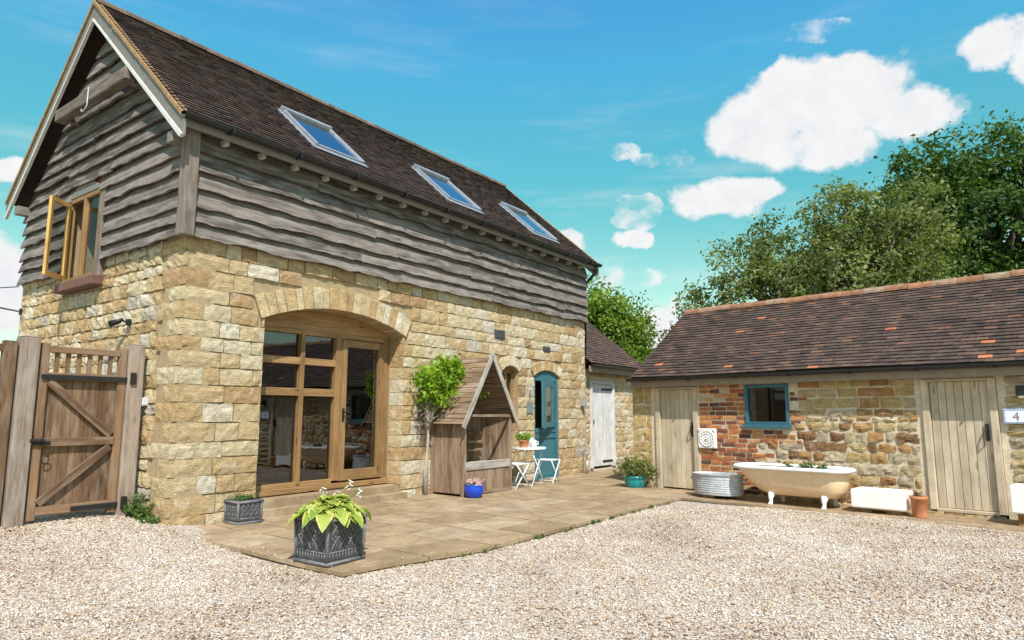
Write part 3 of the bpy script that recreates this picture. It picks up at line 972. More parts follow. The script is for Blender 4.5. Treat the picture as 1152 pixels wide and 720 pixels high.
# arched head board
hp = [(XL + .02, 2.57), (3.66, 2.57)] + [(x, z) for x, z in hd if z > 2.6]
fw.prism(hp, frd, .0, -.07)
fw.box(XL + .02, XL + .10, FY - .01, FY + .08, .33, 2.57)
fw.box(3.55, 3.66, FY - .012, FY + .08, .33, 2.57)
for a, b in ((1.945, 2.015), (2.575, 2.685)):
    fw.box(a, b, FY - .02, FY + .08, .37, 2.53)
for a, b in ((2.06, 2.16), (1.61, 1.72)):
    fw.box(1.22, 1.945, FY - .012, FY + .075, a, b)
    fw.box(2.015, 2.575, FY - .012, FY + .075, a, b)
fw.box(XL + .10, 3.55, FY - .008, FY + .08, 2.50, 2.57)
fw.box(XL + .02, 3.66, FY - .06, FY + .09, .26, .335)
fw.box(XL + .10, 2.575, FY - .006, FY + .078, .335, .40)
win = fw.build('french_window', M['oak'], barn, bevel=.006)
dl = MB()
dl.box(2.69, 2.79, FY - .03, FY + .05, .36, 2.49)
dl.box(3.44, 3.545, FY - .03, FY + .05, .36, 2.49)
dl.box(2.79, 3.44, FY - .028, FY + .05, .36, .52)
dl.box(2.79, 3.44, FY - .028, FY + .05, 2.38, 2.49)
dl.build('door_leaf', M['oak'], win, bevel=.006)
pn = MB()
for x0, x1 in ((1.20, 1.96), (2.0, 2.59)):
    for z0, z1 in ((.38, 1.63), (1.70, 2.08), (2.14, 2.52)):
        pn.add([(x0, FY + .05, z0), (x1, FY + .05, z0), (x1, FY + .05, z1), (x0, FY + .05, z1)], [(0, 1, 2, 3)])
pn.add([(2.78, FY + .02, .5), (3.45, FY + .02, .5), (3.45, FY + .02, 2.39), (2.78, FY + .02, 2.39)], [(0, 1, 2, 3)])
pn.build('pane', M['glass'], win, fix=False)
hn = MB()
hn.box(2.715, 2.755, FY - .04, FY - .03, 1.24, 1.44)
hn.tube([(2.735, FY - .04, 1.38), (2.735, FY - .085, 1.38), (2.76, FY - .09, 1.38), (2.86, FY - .09, 1.375)], .010, 8)
hn.build('handle', M['iron'], win)
# sill step below, flush stone
st = MB()
stone_patch(st, 1.10, 2.3, -.02, .135, lambda s, z, d: (s, -.14 - d, z), .004, .006, random.Random(2), .55, .04, .01)
st.box(1.09, 3.70, -.145, .40, -.02, .14, .6)
st.box(XL + .005, AR['cx'] + AR['half'] - .005, .0, .40, .14, .245, .35)
st.build('doorstep', M['flag'], barn, bevel=.012)

# small oak window beside the arbour
ow = MB()
fr2 = lambda s, z, d: (s, .14 - d, z)
ow.prism([(6.362, 2.16), (6.898, 2.16)] + arc_pts(6.63, .268, 2.20, .098, 6, True), fr2, 0, -.06)
ow.box(6.362, 6.43, .13, .20, 1.06, 2.16)
ow.box(6.83, 6.898, .13, .20, 1.06, 2.16)
ow.box(6.60, 6.66, .132, .20, 1.10, 2.16)
ow.box(6.362, 6.898, .09, .21, 1.022, 1.06)
sw = ow.build('small_window', M['oak'], barn, bevel=.005)
pn = MB()
pn.add([(6.42, .17, 1.06), (6.84, .17, 1.06), (6.84, .17, 2.17), (6.42, .17, 2.17)], [(0, 1, 2, 3)])
pn.build('pane', M['glass'], sw, fix=False)

# teal stable door
td = MB()
frt = lambda s, z, d: (s, .04 - d, z)
td.prism([(7.463, 2.05), (8.417, 2.05)] + arc_pts(7.94, .477, 2.15, .118, 8, True), frt, 0, -.09)
td.box(7.463, 7.53, .03, .13, .0, 2.05)
td.box(8.35, 8.417, .03, .13, .0, 2.05)
td.box(7.44, 8.44, -.06, .14, -.01, .055)
dr = td.build('stable_door', M['teal'], barn, bevel=.006)
ll = MB()
n = 6
for i in range(n):
    x0 = 7.535 + (8.345 - 7.535) * i / n
    ll.box(x0 + .002, x0 + (8.345 - 7.535) / n - .002, .075, .115, .065, 1.06)
ll.box(7.535, 8.345, .06, .075, .97, 1.06)
ll.box(7.52, 8.36, .055, .075, .85, .90)
ll.build('lower_leaf', M['teal'], dr, bevel=.003)
ul = MB()
th = R(15)
hx, hy, wl = 8.345, .06, .80
frl = lambda u, z, d: (hx - u * math.cos(th) - d * math.sin(th), hy - u * math.sin(th) + d * math.cos(th), z)


def lbox(m_, u0, u1, z0, z1, d0, d1):
    pts = [frl(u, z, d) for z in (z0, z1) for d in (d0, d1) for u in (u0, u1)]
    c = sum((Vector(p) for p in pts), Vector()) / 8
    ax = Vector((-math.cos(th), -math.sin(th), 0)) * (u1 - u0) / 2
    ay = Vector((-math.sin(th), math.cos(th), 0)) * (d1 - d0) / 2
    m_.obox(c, ax, ay, (0, 0, (z1 - z0) / 2))


lbox(ul, 0, .16, 1.075, 2.045, 0, .045)
lbox(ul, wl - .16, wl, 1.075, 2.045, 0, .045)
lbox(ul, .16, wl - .16, 1.075, 1.18, 0.001, .044)
lbox(ul, .16, wl - .16, 1.93, 2.045, 0.001, .044)
lv = ul.build('upper_leaf', M['teal'], dr, bevel=.004)
pn = MB()
pn.add([frl(.15, 1.17, .02), frl(wl - .15, 1.17, .02), frl(wl - .15, 1.94, .02), frl(.15, 1.94, .02)], [(0, 1, 2, 3)])
pn.build('pane', M['glass_thin'], dr, fix=False)
mt = MB()
mt.box(7.5, 8.4, 0.3, .32, .06, .07)
# wall vents
vt = MB()
vt.box(6.09, 6.42, -.022, .0, 2.80, 2.97, .5)
for i in range(4):
    vt.box(6.12 + .07 * i, 6.16 + .07 * i, -.032, -.022, 2.82, 2.95, .2)
vt.build('air_vent', M['lead'], barn)
vt = MB()
vt.box(7.78, 8.05, -.022, .0, 2.68, 2.78, .5)
for i in range(4):
    vt.box(7.80 + .06 * i, 7.835 + .06 * i, -.03, -.022, 2.695, 2.765, .2)
vt.build('air_vent', M['lead'], barn)

# waney-edged boarding ------------------------------------------------
def waney(mb, s0f, s1f, z_bot, z_top, expo, fr, seed, cut=None, th=.034, lift=.092):
    """overlapping waney boards; s0f/s1f give the ends at a height; cut(s,z)->True where a window stands"""
    r_ = random.Random(seed)
    z = z_bot
    k = 0
    while z < z_top:
        h = expo * r_.uniform(.88, 1.12)
        a, b = s0f(z + h * .5), s1f(z + h * .5)
        if b - a < .15:
            break
        segs = []
        if cut:
            zz = z + h * .5
            cc = cut(zz)
            segs = subtract([(a, b)], cc)
        else:
            segs = [(a, b)]
        for a_, b_ in segs:
            x = a_
            while b_ - x > .05:
                L = r_.uniform(1.7, 3.6)
                if b_ - x - L < .9:
                    L = b_ - x
                o = r_.uniform(0, 90)
                tone = r_.random()
                amp = r_.uniform(.016, .046)
                dz = r_.uniform(-.02, .02)
                dd = r_.uniform(0, .012)
                n_ = max(4, int(L / .06))
                vs, gr = [], []
                top = z + h + .07
                for i in range(n_ + 1):
                    s_ = x + .002 + (L - .004) * i / n_
                    wv = amp * (nz(s_ * 1.5 + o, k, 0) + .6 * nz(s_ * 4.2 + o, 7, 0) + .28 * nz(s_ * 13 + o, 3, 1))
                    zb = z + dz + wv
                    lim = min(top, cut_top(s_) if cut_top else 99)
                    cur = .010 * nz(s_ * .8 + o, 5, 2)
                    rows = [(zb, lift + dd + cur - th), (zb, lift + dd + cur), (zb + .35 * (lim - zb), lift * .72 + dd + cur + .004 * nz(s_ * 5 + o, 1, 1)), (zb + .7 * (lim - zb), lift * .42 + dd * .5), (max(lim, zb + .01), .012)]
                    for zq, dq in rows:
                        vs.append(fr(s_, zq, dq + .0))
                        gr.append((s_ + o, zq * 1.0 + o, dq))
                m_ = 5
                fs = []
                for i in range(n_):
                    for j in range(m_ - 1):
                        fs.append((i * m_ + j, (i + 1) * m_ + j, (i + 1) * m_ + j + 1, i * m_ + j + 1))
                fs.append(tuple(range(m_)))
                fs.append(tuple(range(n_ * m_, n_ * m_ + m_))[::-1])
                mb.add(vs, fs, tone, gr)
                x += L
        z += h
        k += 1


cut_top = None
mb = MB()
waney(mb, lambda z: .02, lambda z: BL + .03, 3.47, 4.72, .213, fr_front, 55)
mb.build('weatherboarding', M['board'], barn)
SLP = .888
mb = MB()


def g0(z):
    return -.01 if z < 4.8 else (z - 4.72) / SLP - .02


def cutw(z):
    if 3.1 < z < 4.62:
        return [(2.16, 3.48)]
    if 4.62 <= z < 4.80:
        return [(2.36, 3.34)]
    return []


cut_top = lambda s: 4.86 + SLP * (min(s, BD - s) + .08)
waney(mb, g0, lambda z: BD + .01 if z < 4.8 else BD - (z - 4.72) / SLP + .02, 3.47, 7.15, .213, fr_gable, 66, cutw)
mb.build('weatherboarding', M['board'], barn)
cut_top = None
mb = MB()
waney(mb, g0, lambda z: BD if z < 4.8 else BD - (z - 4.8) / SLP, 3.47, 7.0, .213, fr_far, 67)
mb.build('weatherboarding', M['board'], barn)
mb = MB()
waney(mb, lambda z: 0, lambda z: BL, 3.47, 4.8, .213, fr_back, 68)
mb.build('weatherboarding', M['board'], barn)
mb = MB()
mb.box(-.124, .035, -.124, .035, 3.47, 4.86)
mb.build('corner_post', M['post'], barn, bevel=.012)

# roof ---------------------------------------------------------------
def tiles(mb, org, u, s, n, L, Ls, gauge, tw, rnd, tonef, skip=None, sag=None, th=.014):
    """plain tiles: org = eave corner, u along the eave, s up the slope, n outward"""
    org, u, s, n = Vector(org), Vector(u).normalized(), Vector(s).normalized(), Vector(n).normalized()
    rows = int(round(Ls / gauge))
    gz_ = Ls / rows
    for r in range(rows):
        off = (r % 2) * tw / 2
        k = 0
        x = -off
        while x < L - .01:
            x0, x1 = max(x, 0) + .002, min(x + tw, L) - .002
            x += tw
            if x1 - x0 < .03:
                continue
            xm, ym = (x0 + x1) / 2, (r + .5) * gz_
            if skip and skip(xm, ym):
                continue
            j = rnd.uniform(-.003, .003)
            hb = th * 2.0 + rnd.uniform(-.003, .004)
            y0, y1 = r * gz_ + j, (r + 1) * gz_ + .03
            sg = sag(xm, ym) if sag else 0
            tl = rnd.uniform(-.0025, .0025)
            p = lambda a, b, h: org + u * a + s * b + n * (h + sg)
            vs = [p(x0, y0, hb - th + tl), p(x1, y0, hb - th - tl), p(x0, y0, hb + tl), p(x1, y0, hb - tl), p(x0, y1, .006), p(x1, y1, .006)]
            mb.add(vs, [(0, 1, 3, 2), (2, 3, 5, 4), (0, 2, 4), (1, 5, 3)], tonef(rnd, xm, ym))


ROV = .28          # verge overhang
EY, EZ = -.27, 4.885
cs = 1 / math.sqrt(1 + SLP * SLP)
sv = Vector((0, cs, SLP * cs))
nv = Vector((0, -SLP * cs, cs))
RL = BL + ROV + .26
LS = (BD / 2 - EY) / cs
VX = [(1.93, 2.90, .23, 1.12), (4.85, 5.76, .12, 1.0), (7.60, 8.50, .10, .90)]
VX = [(a, b, .12, 1.05) for a, b in ((1.93, 2.88), (4.83, 5.78), (7.55, 8.50))]
VX = [(1.93, 2.88, .20, 1.12), (4.83, 5.78, .12, 1.03), (7.55, 8.50, .10, .98)]


def skipv(x, y):
    xb = x - ROV
    yb = EY + y * cs
    return any(a - .02 < xb < b + .02 and c - .03 < yb < d + .03 for a, b, c, d in VX)


mb = MB()
rt = random.Random(12)
tone_b = lambda r, x, y: min(.95, max(0, r.gauss(.48, .16)))
barn_sag = lambda x, y: .015 * nz(x * .35, y * .5, 4)
tiles(mb, (-ROV, EY, EZ), (1, 0, 0), sv, nv, RL, LS, .098, .165, rt, tone_b, skipv, barn_sag)
tiles(mb, (-ROV, BD - EY, EZ), (1, 0, 0), (0, -cs, SLP * cs), (0, SLP * cs, cs), RL, LS, .098, .165, rt, tone_b, None, barn_sag)
# boarding under the tiles
for sgn in (0, 1):
    y0, y1 = (EY, BD / 2) if not sgn else (BD - EY, BD / 2)
    zt = EZ + SLP * (BD / 2 - EY)
    mb.add([(-ROV + .02, y0, EZ - .03), (BL + .24, y0, EZ - .03), (BL + .24, y1, zt - .03), (-ROV + .02, y1, zt - .03),
            (-ROV + .02, y0, EZ + .001), (BL + .24, y0, EZ + .001), (BL + .24, y1, zt + .001), (-ROV + .02, y1, zt + .001)],
           [(0, 1, 2, 3), (4, 5, 6, 7), (0, 1, 5, 4), (1, 2, 6, 5), (3, 0, 4, 7)], .2)
roof = mb.build('roof', M['tile_dark'], barn, fix=False)
mb = MB()
rz_ = EZ + SLP * (BD / 2 - EY)
nr = 24
for i in range(nr):
    x0 = -ROV + RL * i / nr
    x1 = -ROV + RL * (i + 1) / nr - .008
    t = rt.random()
    dz = rt.uniform(-.006, .006)
    vs = []
    for x in (x0, x1):
        for k in range(9):
            an = math.pi * k / 8
            for rr in (.125, .105):
                vs.append((x, BD / 2 - rr * math.cos(an), rz_ - .055 + dz + rr * math.sin(an) * .95))
    fs = []
    for k in range(8):
        a = 2 * k
        fs.append((a, a + 18, a + 20, a + 2))
        fs.append((a + 1, a + 3, a + 21, a + 19))
        fs.append((a, a + 2, a + 3, a + 1))
        fs.append((a + 18, a + 19, a + 21, a + 20))
    mb.add(vs, fs, t)
mb.build('ridge_tiles', M['ridge_dark'], roof)
# verge mortar strip and undercloak
for x0 in (-ROV - .006, BL + .235):
    for sgn in (1, -1):
        mb = MB()
        ys0, ys1 = (EY, BD / 2) if sgn > 0 else (BD - EY, BD / 2)
        nseg = 30
        pts = []
        for i in range(nseg + 1):
            f_ = i / nseg
            y = ys0 + (ys1 - ys0) * f_
            z = EZ + SLP * (BD / 2 - EY) * f_
            w = .012 * nz(i * .9, x0, sgn)
            pts.append((y, z, w))
        vs = []
        for y, z, w in pts:
            vs += [(x0 - .012 + w * .5, y, z - .045 + w), (x0 - .012 + w * .5, y, z + .012 + w * .6), (x0 + .07, y, z + .030), (x0 + .07, y, z - .045)]
        fs = []
        for i in range(nseg):
            for k in range(4):
                k2 = (k + 1) % 4
                fs.append((4 * i + k, 4 * i + k2, 4 * i + 4 + k2, 4 * i + 4 + k))
        mb.add(vs, fs, rt.random())
        mb.build('verge', M['verge'], roof)

# barge boards, fascia, gutter, rafter ends
for sgn in (1, -1):
    for xg, nm in ((-ROV + .01, 'barge'), (BL + .19, 'barge')):
        mb = MB()
        y0 = EY - .02 if sgn > 0 else BD - EY + .02
        z0 = EZ - .05
        yA = BD / 2
        zA = EZ - .05 + SLP * (yA - (EY - .02)) if True else 0
        w = .20
        wz = w / cs
        fr_x = lambda s, z, d, xg=xg: (xg + d, s, z)
        poly = [(y0, z0), (yA, zA), (yA, zA - wz)] + ([(y0 + .10, z0 - wz + .10 * SLP - .02), (y0, z0 - wz + .03)] if sgn > 0 else [(y0 - .10, z0 - wz + .10 * SLP - .02), (y0, z0 - wz + .03)])
        mb.prism(poly, fr_x, 0.0, .03)
        b = mb.build('bargeboard', M['barge'], barn, bevel=.004)
        # moulded lower strip, painted white
        mb = MB()
        p2 = [(y0 + .005 * sgn, z0 - wz + .05), (yA, zA - wz + .02), (yA, zA - wz - .012), (y0 + .06 * sgn, z0 - wz + .05 * SLP - .022)]
        mb.prism(p2, fr_x, -.018, .025)
        mb.build('moulding', M['barge_white'], b)
mb = MB()
mb.box(-ROV + .04, BL + .18, -.245, -.215, 4.745, 4.865)
mb.build('fascia', M['barge'], barn, bevel=.004)
mb = MB()


def gutter(mb, x0, x1, y, z, r):
    n = 10
    vs, fs = [], []
    for x in (x0, x1):
        for rr in (r, r - .008):
            for k in range(n + 1):
                an = math.pi + math.pi * k / n
                vs.append((x, y + rr * math.cos(an), z + rr * math.sin(an)))
    m_ = n + 1
    for k in range(n):
        fs += [(k, k + 1, 2 * m_ + k + 1, 2 * m_ + k), (m_ + k, 3 * m_ + k, 3 * m_ + k + 1, m_ + k + 1), (k, m_ + k, m_ + k + 1, k + 1), (2 * m_ + k, 2 * m_ + k + 1, 3 * m_ + k + 1, 3 * m_ + k)]
    fs += [(0, 2 * m_, 3 * m_, m_), (n, m_ + n, 3 * m_ + n, 2 * m_ + n)]
    mb.add(vs, fs, .5)


gutter(mb, -ROV, BL + .26, EY - .035, EZ - .005, .062)
for x in np.arange(.3, BL, 1.0):
    mb.box(x, x + .03, EY - .105, EY + .03, EZ - .075, EZ - .064)
    mb.box(x, x + .03, EY - .106, EY - .097, EZ - .075, EZ + .002)
gx = BL + .26
mb.build('gutter', M['black'], barn, smooth=False)
mb = MB()
mb.tube([(BL + .12, EY - .03, EZ - .06), (BL + .12, EY - .03, EZ - .16), (BL + .10, -.10, EZ - .36), (BL + .10, .02, EZ - .48), (BL + .10, .06, 2.5)], .034, 10)
mb.build('downpipe', M['black'], barn, smooth=True)
for i in range(18):
    mb = MB()
    x = .34 + .523 * i
    mb.box(x, x + .06, -.14, .02, 4.725, 4.795)
    mb.build('rafter_end', M['rafter'], barn)
mb = MB()
mb.box(.0, BL, -.20, .0, 4.835, 4.865)
mb.build('soffit', M['board'], barn)

# skylights in the roof
def roof_pt(x, yb, h):
    y = (yb - EY) / cs
    p = Vector((x, EY, EZ)) + sv * y + nv * h
    return p


for i, (a, b, c, d) in enumerate(VX):
    fm = MB()

    def rb(m_, x0, x1, y0, y1, h0, h1):
        p0, p1 = roof_pt(x0, y0, h0), roof_pt(x1, y1, h1)
        cc = (roof_pt(x0, y0, (h0 + h1) / 2) + roof_pt(x1, y1, (h0 + h1) / 2)) / 2
        m_.obox(cc, ((x1 - x0) / 2, 0, 0), sv * ((y1 - y0) / cs / 2), nv * (h1 - h0) / 2)
    e = .05
    rb(fm, a, a + e, c, d, -.05, .085)
    rb(fm, b - e, b, c, d, -.05, .085)
    rb(fm, a + e, b - e, c, c + e * .7, -.05, .07)
    rb(fm, a + e, b - e, d - e, d, -.05, .105)
    rb(fm, a - .012, b + .012, d - .035, d + .02, .0, .11)
    rb(fm, a - .035, a, c - .03, d + .04, .012, .034)
    rb(fm, b, b + .035, c - .03, d + .04, .012, .034)
    rb(fm, a - .035, b + .035, c - .07, c, .03, .042)
    sk = fm.build('skylight', M['velux'], barn, bevel=.004)
    pn = MB()
    pn.add([roof_pt(a + e - .01, c + .03, .055), roof_pt(b - e + .01, c + .03, .055), roof_pt(b - e + .01, d - .05, .055), roof_pt(a + e - .01, d - .05, .055)], [(0, 1, 2, 3)])
    pn.build('pane', M['skyglass'], sk, fix=False)
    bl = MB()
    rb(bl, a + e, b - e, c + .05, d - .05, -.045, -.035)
    bl.build('dark_backing', M['dark'], sk)  # dark sheet added under the pane to imitate the shaded interior

# hoist beam across the gable with its hook
mb = MB()
mb.box(-.31, -.17, 1.30, 3.62, 5.80, 5.98)
hb = mb.build('hoist_beam', M['post'], barn, bevel=.015)
for y in (1.42, 3.46):
    mb = MB()
    mb.box(-.17, .02, y - .06, y + .06, 5.80, 5.97)
    mb.build('bracket', M['post'], hb, bevel=.008)
mb = MB()
mb.tube([(-.325, 2.40, 5.99), (-.325, 2.40, 5.72), (-.34, 2.41, 5.66), (-.35, 2.45, 5.63), (-.35, 2.50, 5.64), (-.345, 2.52, 5.68)], .011, 8)
mb.build('hook', M['pipe'], hb, smooth=True)
# purlin stubs under the verge
for y in (.02, BD - .16):
    mb = MB()
    mb.box(-.24, .0, y, y + .14, 4.62, 4.76)
    mb.build('purlin_end', M['barge'], barn, bevel=.006)

# gable casement window under a brick arch
gw = MB()
fg = lambda s, z, d: (.06 - d, s, z)
gw.box(.03, .10, 3.36, 3.438, 3.31, 4.52)
gw.box(.03, .10, 2.322, 2.40, 3.31, 4.52)
gw.box(.03, .10, 2.84, 2.92, 3.31, 4.50)
gw.box(.03, .10, 2.322, 3.438, 4.50, 4.58)
gw.box(-.03, .12, 2.322, 3.438, 3.262, 3.31)
cw = gw.build('casement_window', M['oak'], barn, bevel=.005)
cw.location.x = -.09
lf = MB()
hv = Vector((.01, 3.33, 0))
fv = Vector((-.30, 3.10, 0)) - hv
L_ = .44
fu = fv.normalized()
fn = Vector((-fu.y, fu.x, 0))
for u0, u1, z0, z1 in ((0, .055, 3.32, 4.49), (L_ - .055, L_, 3.32, 4.49), (.055, L_ - .055, 3.32, 3.385), (.055, L_ - .055, 4.425, 4.49)):
    cpt = hv + fu * (u0 + u1) / 2 + Vector((0, 0, (z0 + z1) / 2))
    lf.obox(cpt, fu * (u1 - u0) / 2, fn * .022, (0, 0, (z1 - z0) / 2))
lf.build('open_leaf', M['oak_gold'], cw, bevel=.004)
pn = MB()
q = [hv + fu * .05, hv + fu * (L_ - .05)]
pn.add([q[0] + Vector((0, 0, 3.38)), q[1] + Vector((0, 0, 3.38)), q[1] + Vector((0, 0, 4.43)), q[0] + Vector((0, 0, 4.43))], [(0, 1, 2, 3)])
pn.add([(.075, 2.39, 3.31), (.075, 2.85, 3.31), (.075, 2.85, 4.51), (.075, 2.39, 4.51)], [(0, 1, 2, 3)])
pn.build('pane', M['glass_dim'], cw, fix=False)
ct = MB()
nn = 26
vs = []
for i in range(nn + 1):
    y = 2.42 + .40 * i / nn
    x = .12 + .028 * math.sin(i * 1.5)
    vs += [(x, y, 3.3), (x + .02, y + .02 * math.sin(i), 4.6)]
ct.add(vs, [(2 * i, 2 * i + 2, 2 * i + 3, 2 * i + 1) for i in range(nn)], .5)
cur = ct.build('curtain', M['curtain'], barn, smooth=True)
for a_, b_ in ((2.17, 2.318), (3.442, 3.475)):
    mb = MB()
    mb.box(-.075, .05, a_, b_, 3.262, 4.60)
    mb.build('window_lining', M['post'], barn, bevel=.004)
mb = MB()
small_arch(mb, 2.88, .50, 4.60, .16, 9, .14, fr_gable, .03, -.12, 6)
mb.build('brick_arch', M['brick'], barn)
mb = MB()
mb.prism([(2.34, 4.575), (3.42, 4.575)] + arc_pts(2.88, .53, 4.60, .15, 8, True), fr_gable, -.02, -.10)
mb.build('head_board', M['barge'], cw)
mb = MB()
mb.box(-.16, .14, 2.16, 3.50, 3.13, 3.258)
mb.build('window_sill', M['sill_brown'], barn, bevel=.01)

# ------------------------------------------------------------------ fittings on the barn
t = thing('wall_floodlight', 'small black floodlight on a bracket at the far corner of the barn gable', 'lamp', Wb(-.02, 5.12, 3.02), B_RZ)
mb = MB()
mb.tube([(0, 0, 0), (-.2, .12, .04), (-.42, .30, .10)], .014, 8)
mb.box(-.02, .02, -.03, .03, -.05, .05)
mb.build('bracket', M['iron'], t)
mb = MB()
mb.obox((-.45, .32, .16), (.06, 0, -.02), (0, .05, 0), (.02, 0, .075))
mb.build('lamp_housing', M['black'], t, bevel=.01)
t = thing('spot_lamp', 'small black wall spot lamp on the gable above the hinge post of the gate', 'lamp', Wb(-.03, 1.26, 2.53), B_RZ)
mb = MB()
mb.box(-.02, .03, -.03, .03, -.04, .04)
mb.tube([(-.02, 0, 0), (-.09, .0, .02)], .012, 8)
mb.build('bracket', M['iron'], t)
mb = MB()
mb.tube([(-.07, 0, .03), (-.11, .05, .0), (-.17, .12, -.03)], [.022, .034, .045], 12)
mb.build('lamp_head', M['iron'], t, smooth=True)
t = tag(MB().build('overhead_cable', M['black']), 'thin black overhead cable running off the far left corner of the barn', 'cable')
mb = MB()
p0, p1 = Wb(-.05, 5.25, 3.45), Vector((-26, 20, 6.0))
mb.tube([p0 + (p1 - p0) * f_ + Vector((0, 0, -1.6 * f_ * (1 - f_))) for f_ in np.linspace(0, 1, 14)], .009, 6)
t2 = mb.build('overhead_cable', M['black'])
bpy.data.objects.remove(t)
tag(t2, 'thin black overhead cable running off the far left corner of the barn', 'cable')

t = thing('slate_sign', 'small grey green slate plaque hung by a hook beside the teal door', 'sign', Wb(7.26, -.02, 1.5), B_RZ)
mb = MB()
mb.box(-.10, .10, -.012, .004, -.13, .10)
mb.build('plaque', M['slate'], t, bevel=.006)
mb = MB()
mb.tube([(-.05, -.006, .10), (0, -.008, .25), (.05, -.006, .10)], .005, 6)
mb.tube([(0, -.008, .25), (.0, -.012, .32), (.04, -.012, .33)], .006, 6)
mb.build('hook', M['iron'], t)
t = thing('wall_lantern', 'small dark wall fitting at the right end of the barn front', 'lamp', Wb(9.36, -.02, 1.62), B_RZ)
mb = MB()
mb.box(-.05, .05, -.05, .0, -.09, .09)
mb.box(-.035, .035, -.11, -.05, -.10, .02)
mb.build('housing', M['pipe'], t, bevel=.01)
t = thing('standpipe_tap', 'short grey standpipe with tap at the right end of the barn front', 'tap', Wb(9.15, -.25, .02), B_RZ)
mb = MB()
mb.tube([(0, 0, 0), (0, 0, .32)], .03, 10)
mb.tube([(0, 0, .30), (.0, 0, .46), (.02, .0, .50), (.14, .12, .52), (.22, .2, .52)], .014, 8)
mb.build('pipe', M['pipe'], t, smooth=True)
mb = MB()
mb.tube([(0, 0, .44), (-.03, -.09, .45), (-.035, -.12, .41)], .013, 8)
mb.box(-.035, .035, -.06, -.045, .47, .485)
mb.build('tap', M['pipe'], t)

# ------------------------------------------------------------------ gate and fence
GV = .72
ZG = .20


def gate_post(x, label):
    mb = MB()
    mb.box(-.09, .09, -.09, .09, -.35, 1.98)
    # weathered, slightly pointed top
    vs = [(-.09, -.09, 1.982), (.09, -.09, 1.982), (.09, .09, 1.982), (-.09, .09, 1.982), (0, 0, 2.015)]
    mb.add(vs, [(0, 1, 4), (1, 2, 4), (2, 3, 4), (3, 0, 4)], .5)
    o = mb.build('gate_post', M['gate_post'], bevel=.012)
    o.location = Wb(x, GV, ZG)
    o.rotation_euler = (0, 0, B_RZ)
    return tag(o, label, 'post', 'posts of the yard gate')


gate_post(-.165, 'tall pale timber gate post against the barn gable with a small grey junction box')
gate_post(-1.275, 'tall grey timber gate post between the gate and the left fence')
t = thing('junction_box', 'small grey junction box on the right side of the hinge post', 'junction box', Wb(-.035, GV - .05, 1.50), B_RZ)
mb = MB()
mb.box(-.038, .038, -.045, .045, -.05, .05)
mb.build('box', M['box_grey'], t, bevel=.006)
mb = MB()
mb.box(-.03, .03, -.052, -.045, -.04, .04)
mb.build('lid', M['box_grey'], t, bevel=.003)

gate = thing('wooden_gate', 'brown timber yard gate with diagonal braces and a balustered top', 'gate', Wb(0, GV, 0), B_RZ)
gx0, gx1 = -1.165, -.262
mb = MB()
nb = 8
for i in range(nb):
    a = gx0 + .09 + (gx1 - gx0 - .18) * i / nb
    mb.box(a + .0015, a + (gx1 - gx0 - .18) / nb - .0015, -.01, .012, .27, 1.76)
mb.build('board_panel', M['gate'], gate)
for a in (gx0, gx1 - .09):
    mb = MB()
    mb.box(a, a + .09, -.05, .02, ZG + .02, 2.13)
    mb.build('stile', M['gate'], gate, bevel=.006)
for z0, z1 in ((2.03, 2.10), (1.72, 1.81), (1.0, 1.09), (.27, .36)):
    mb = MB()
    mb.box(gx0 + .09, gx1 - .09, -.062, -.012 if z0 < 2 else .015, z0, z1)
    mb.build('rail', M['gate'], gate, bevel=.005)
for k in range(6):
    mb = MB()
    a = gx0 + .09 + (gx1 - gx0 - .18) * (k + .75) / 6.5
    mb.box(a - .02, a + .02, -.03, .01, 1.81, 2.03)
    mb.build('baluster', M['gate'], gate, bevel=.003)
for p, q in (((gx0 + .10, -.036, 1.71), (gx1 - .12, -.036, 1.11)), ((gx0 + .10, -.036, .39), (gx1 - .12, -.036, .98))):
    mb = MB()
    mb.bar(p, q, .046, .085, (0, 0, 1))
    mb.build('brace', M['gate'], gate, bevel=.004)
for z in (1.735, .285):
    mb = MB()
    mb.box(gx0 + (.02 if z > 1 else .42), gx1 + .10, -.074, -.063, z, z + .05)
    mb.box(gx1 + .03, gx1 + .09, -.115, -.075, z - .03, z + .11)
    mb.build('strap_hinge', M['iron'], gate)
mb = MB()
mb.box(gx0 - .08, gx0 + .16, -.076, -.064, 1.02, 1.06)
mb.tube([(gx0 - .04, -.085, 1.07), (gx0 + .1, -.09, 1.07)], .018, 8)
mb.tube([(gx0 + .03, -.09, 1.05), (gx0 + .06, -.095, 1.09), (gx0 + .10, -.095, 1.05)], .012, 8)
mb.tube([(gx0 + .13 + .035 * math.sin(a), -.06, .86 + .04 * math.cos(a)) for a in np.linspace(0, 2 * math.pi, 14)], .006, 6, caps=False)
mb.build('latch', M['iron'], gate)

fence = thing('board_fence', 'brown board fence panel with open top rail left of the gate', 'fence', Wb(0, GV, 0), B_RZ)
mb = MB()
for i in range(16):
    a = -3.87 + 2.36 * i / 16
    mb.box(a + .002, a + 2.36 / 16 - .002, -.01, .012, .1, 1.74)
mb.build('board_panel', M['gate'], fence)
mb = MB()
mb.box(-1.51, -1.385, -.05, .03, ZG - .2, 2.13)
mb.build('stile', M['gate'], fence, bevel=.006)
for z0, z1 in ((2.01, 2.09), (1.70, 1.80), (1.0, 1.10), (.24, .34)):
    mb = MB()
    mb.box(-3.9, -1.51, -.046, -.012 if z0 < 2 else .015, z0, z1)
    mb.build('rail', M['gate'], fence, bevel=.005)
mb = MB()
mb.box(-4.05, -3.9, -.08, .08, -.2, 2.04)
mb.build('post', M['gate_post'], fence, bevel=.01)


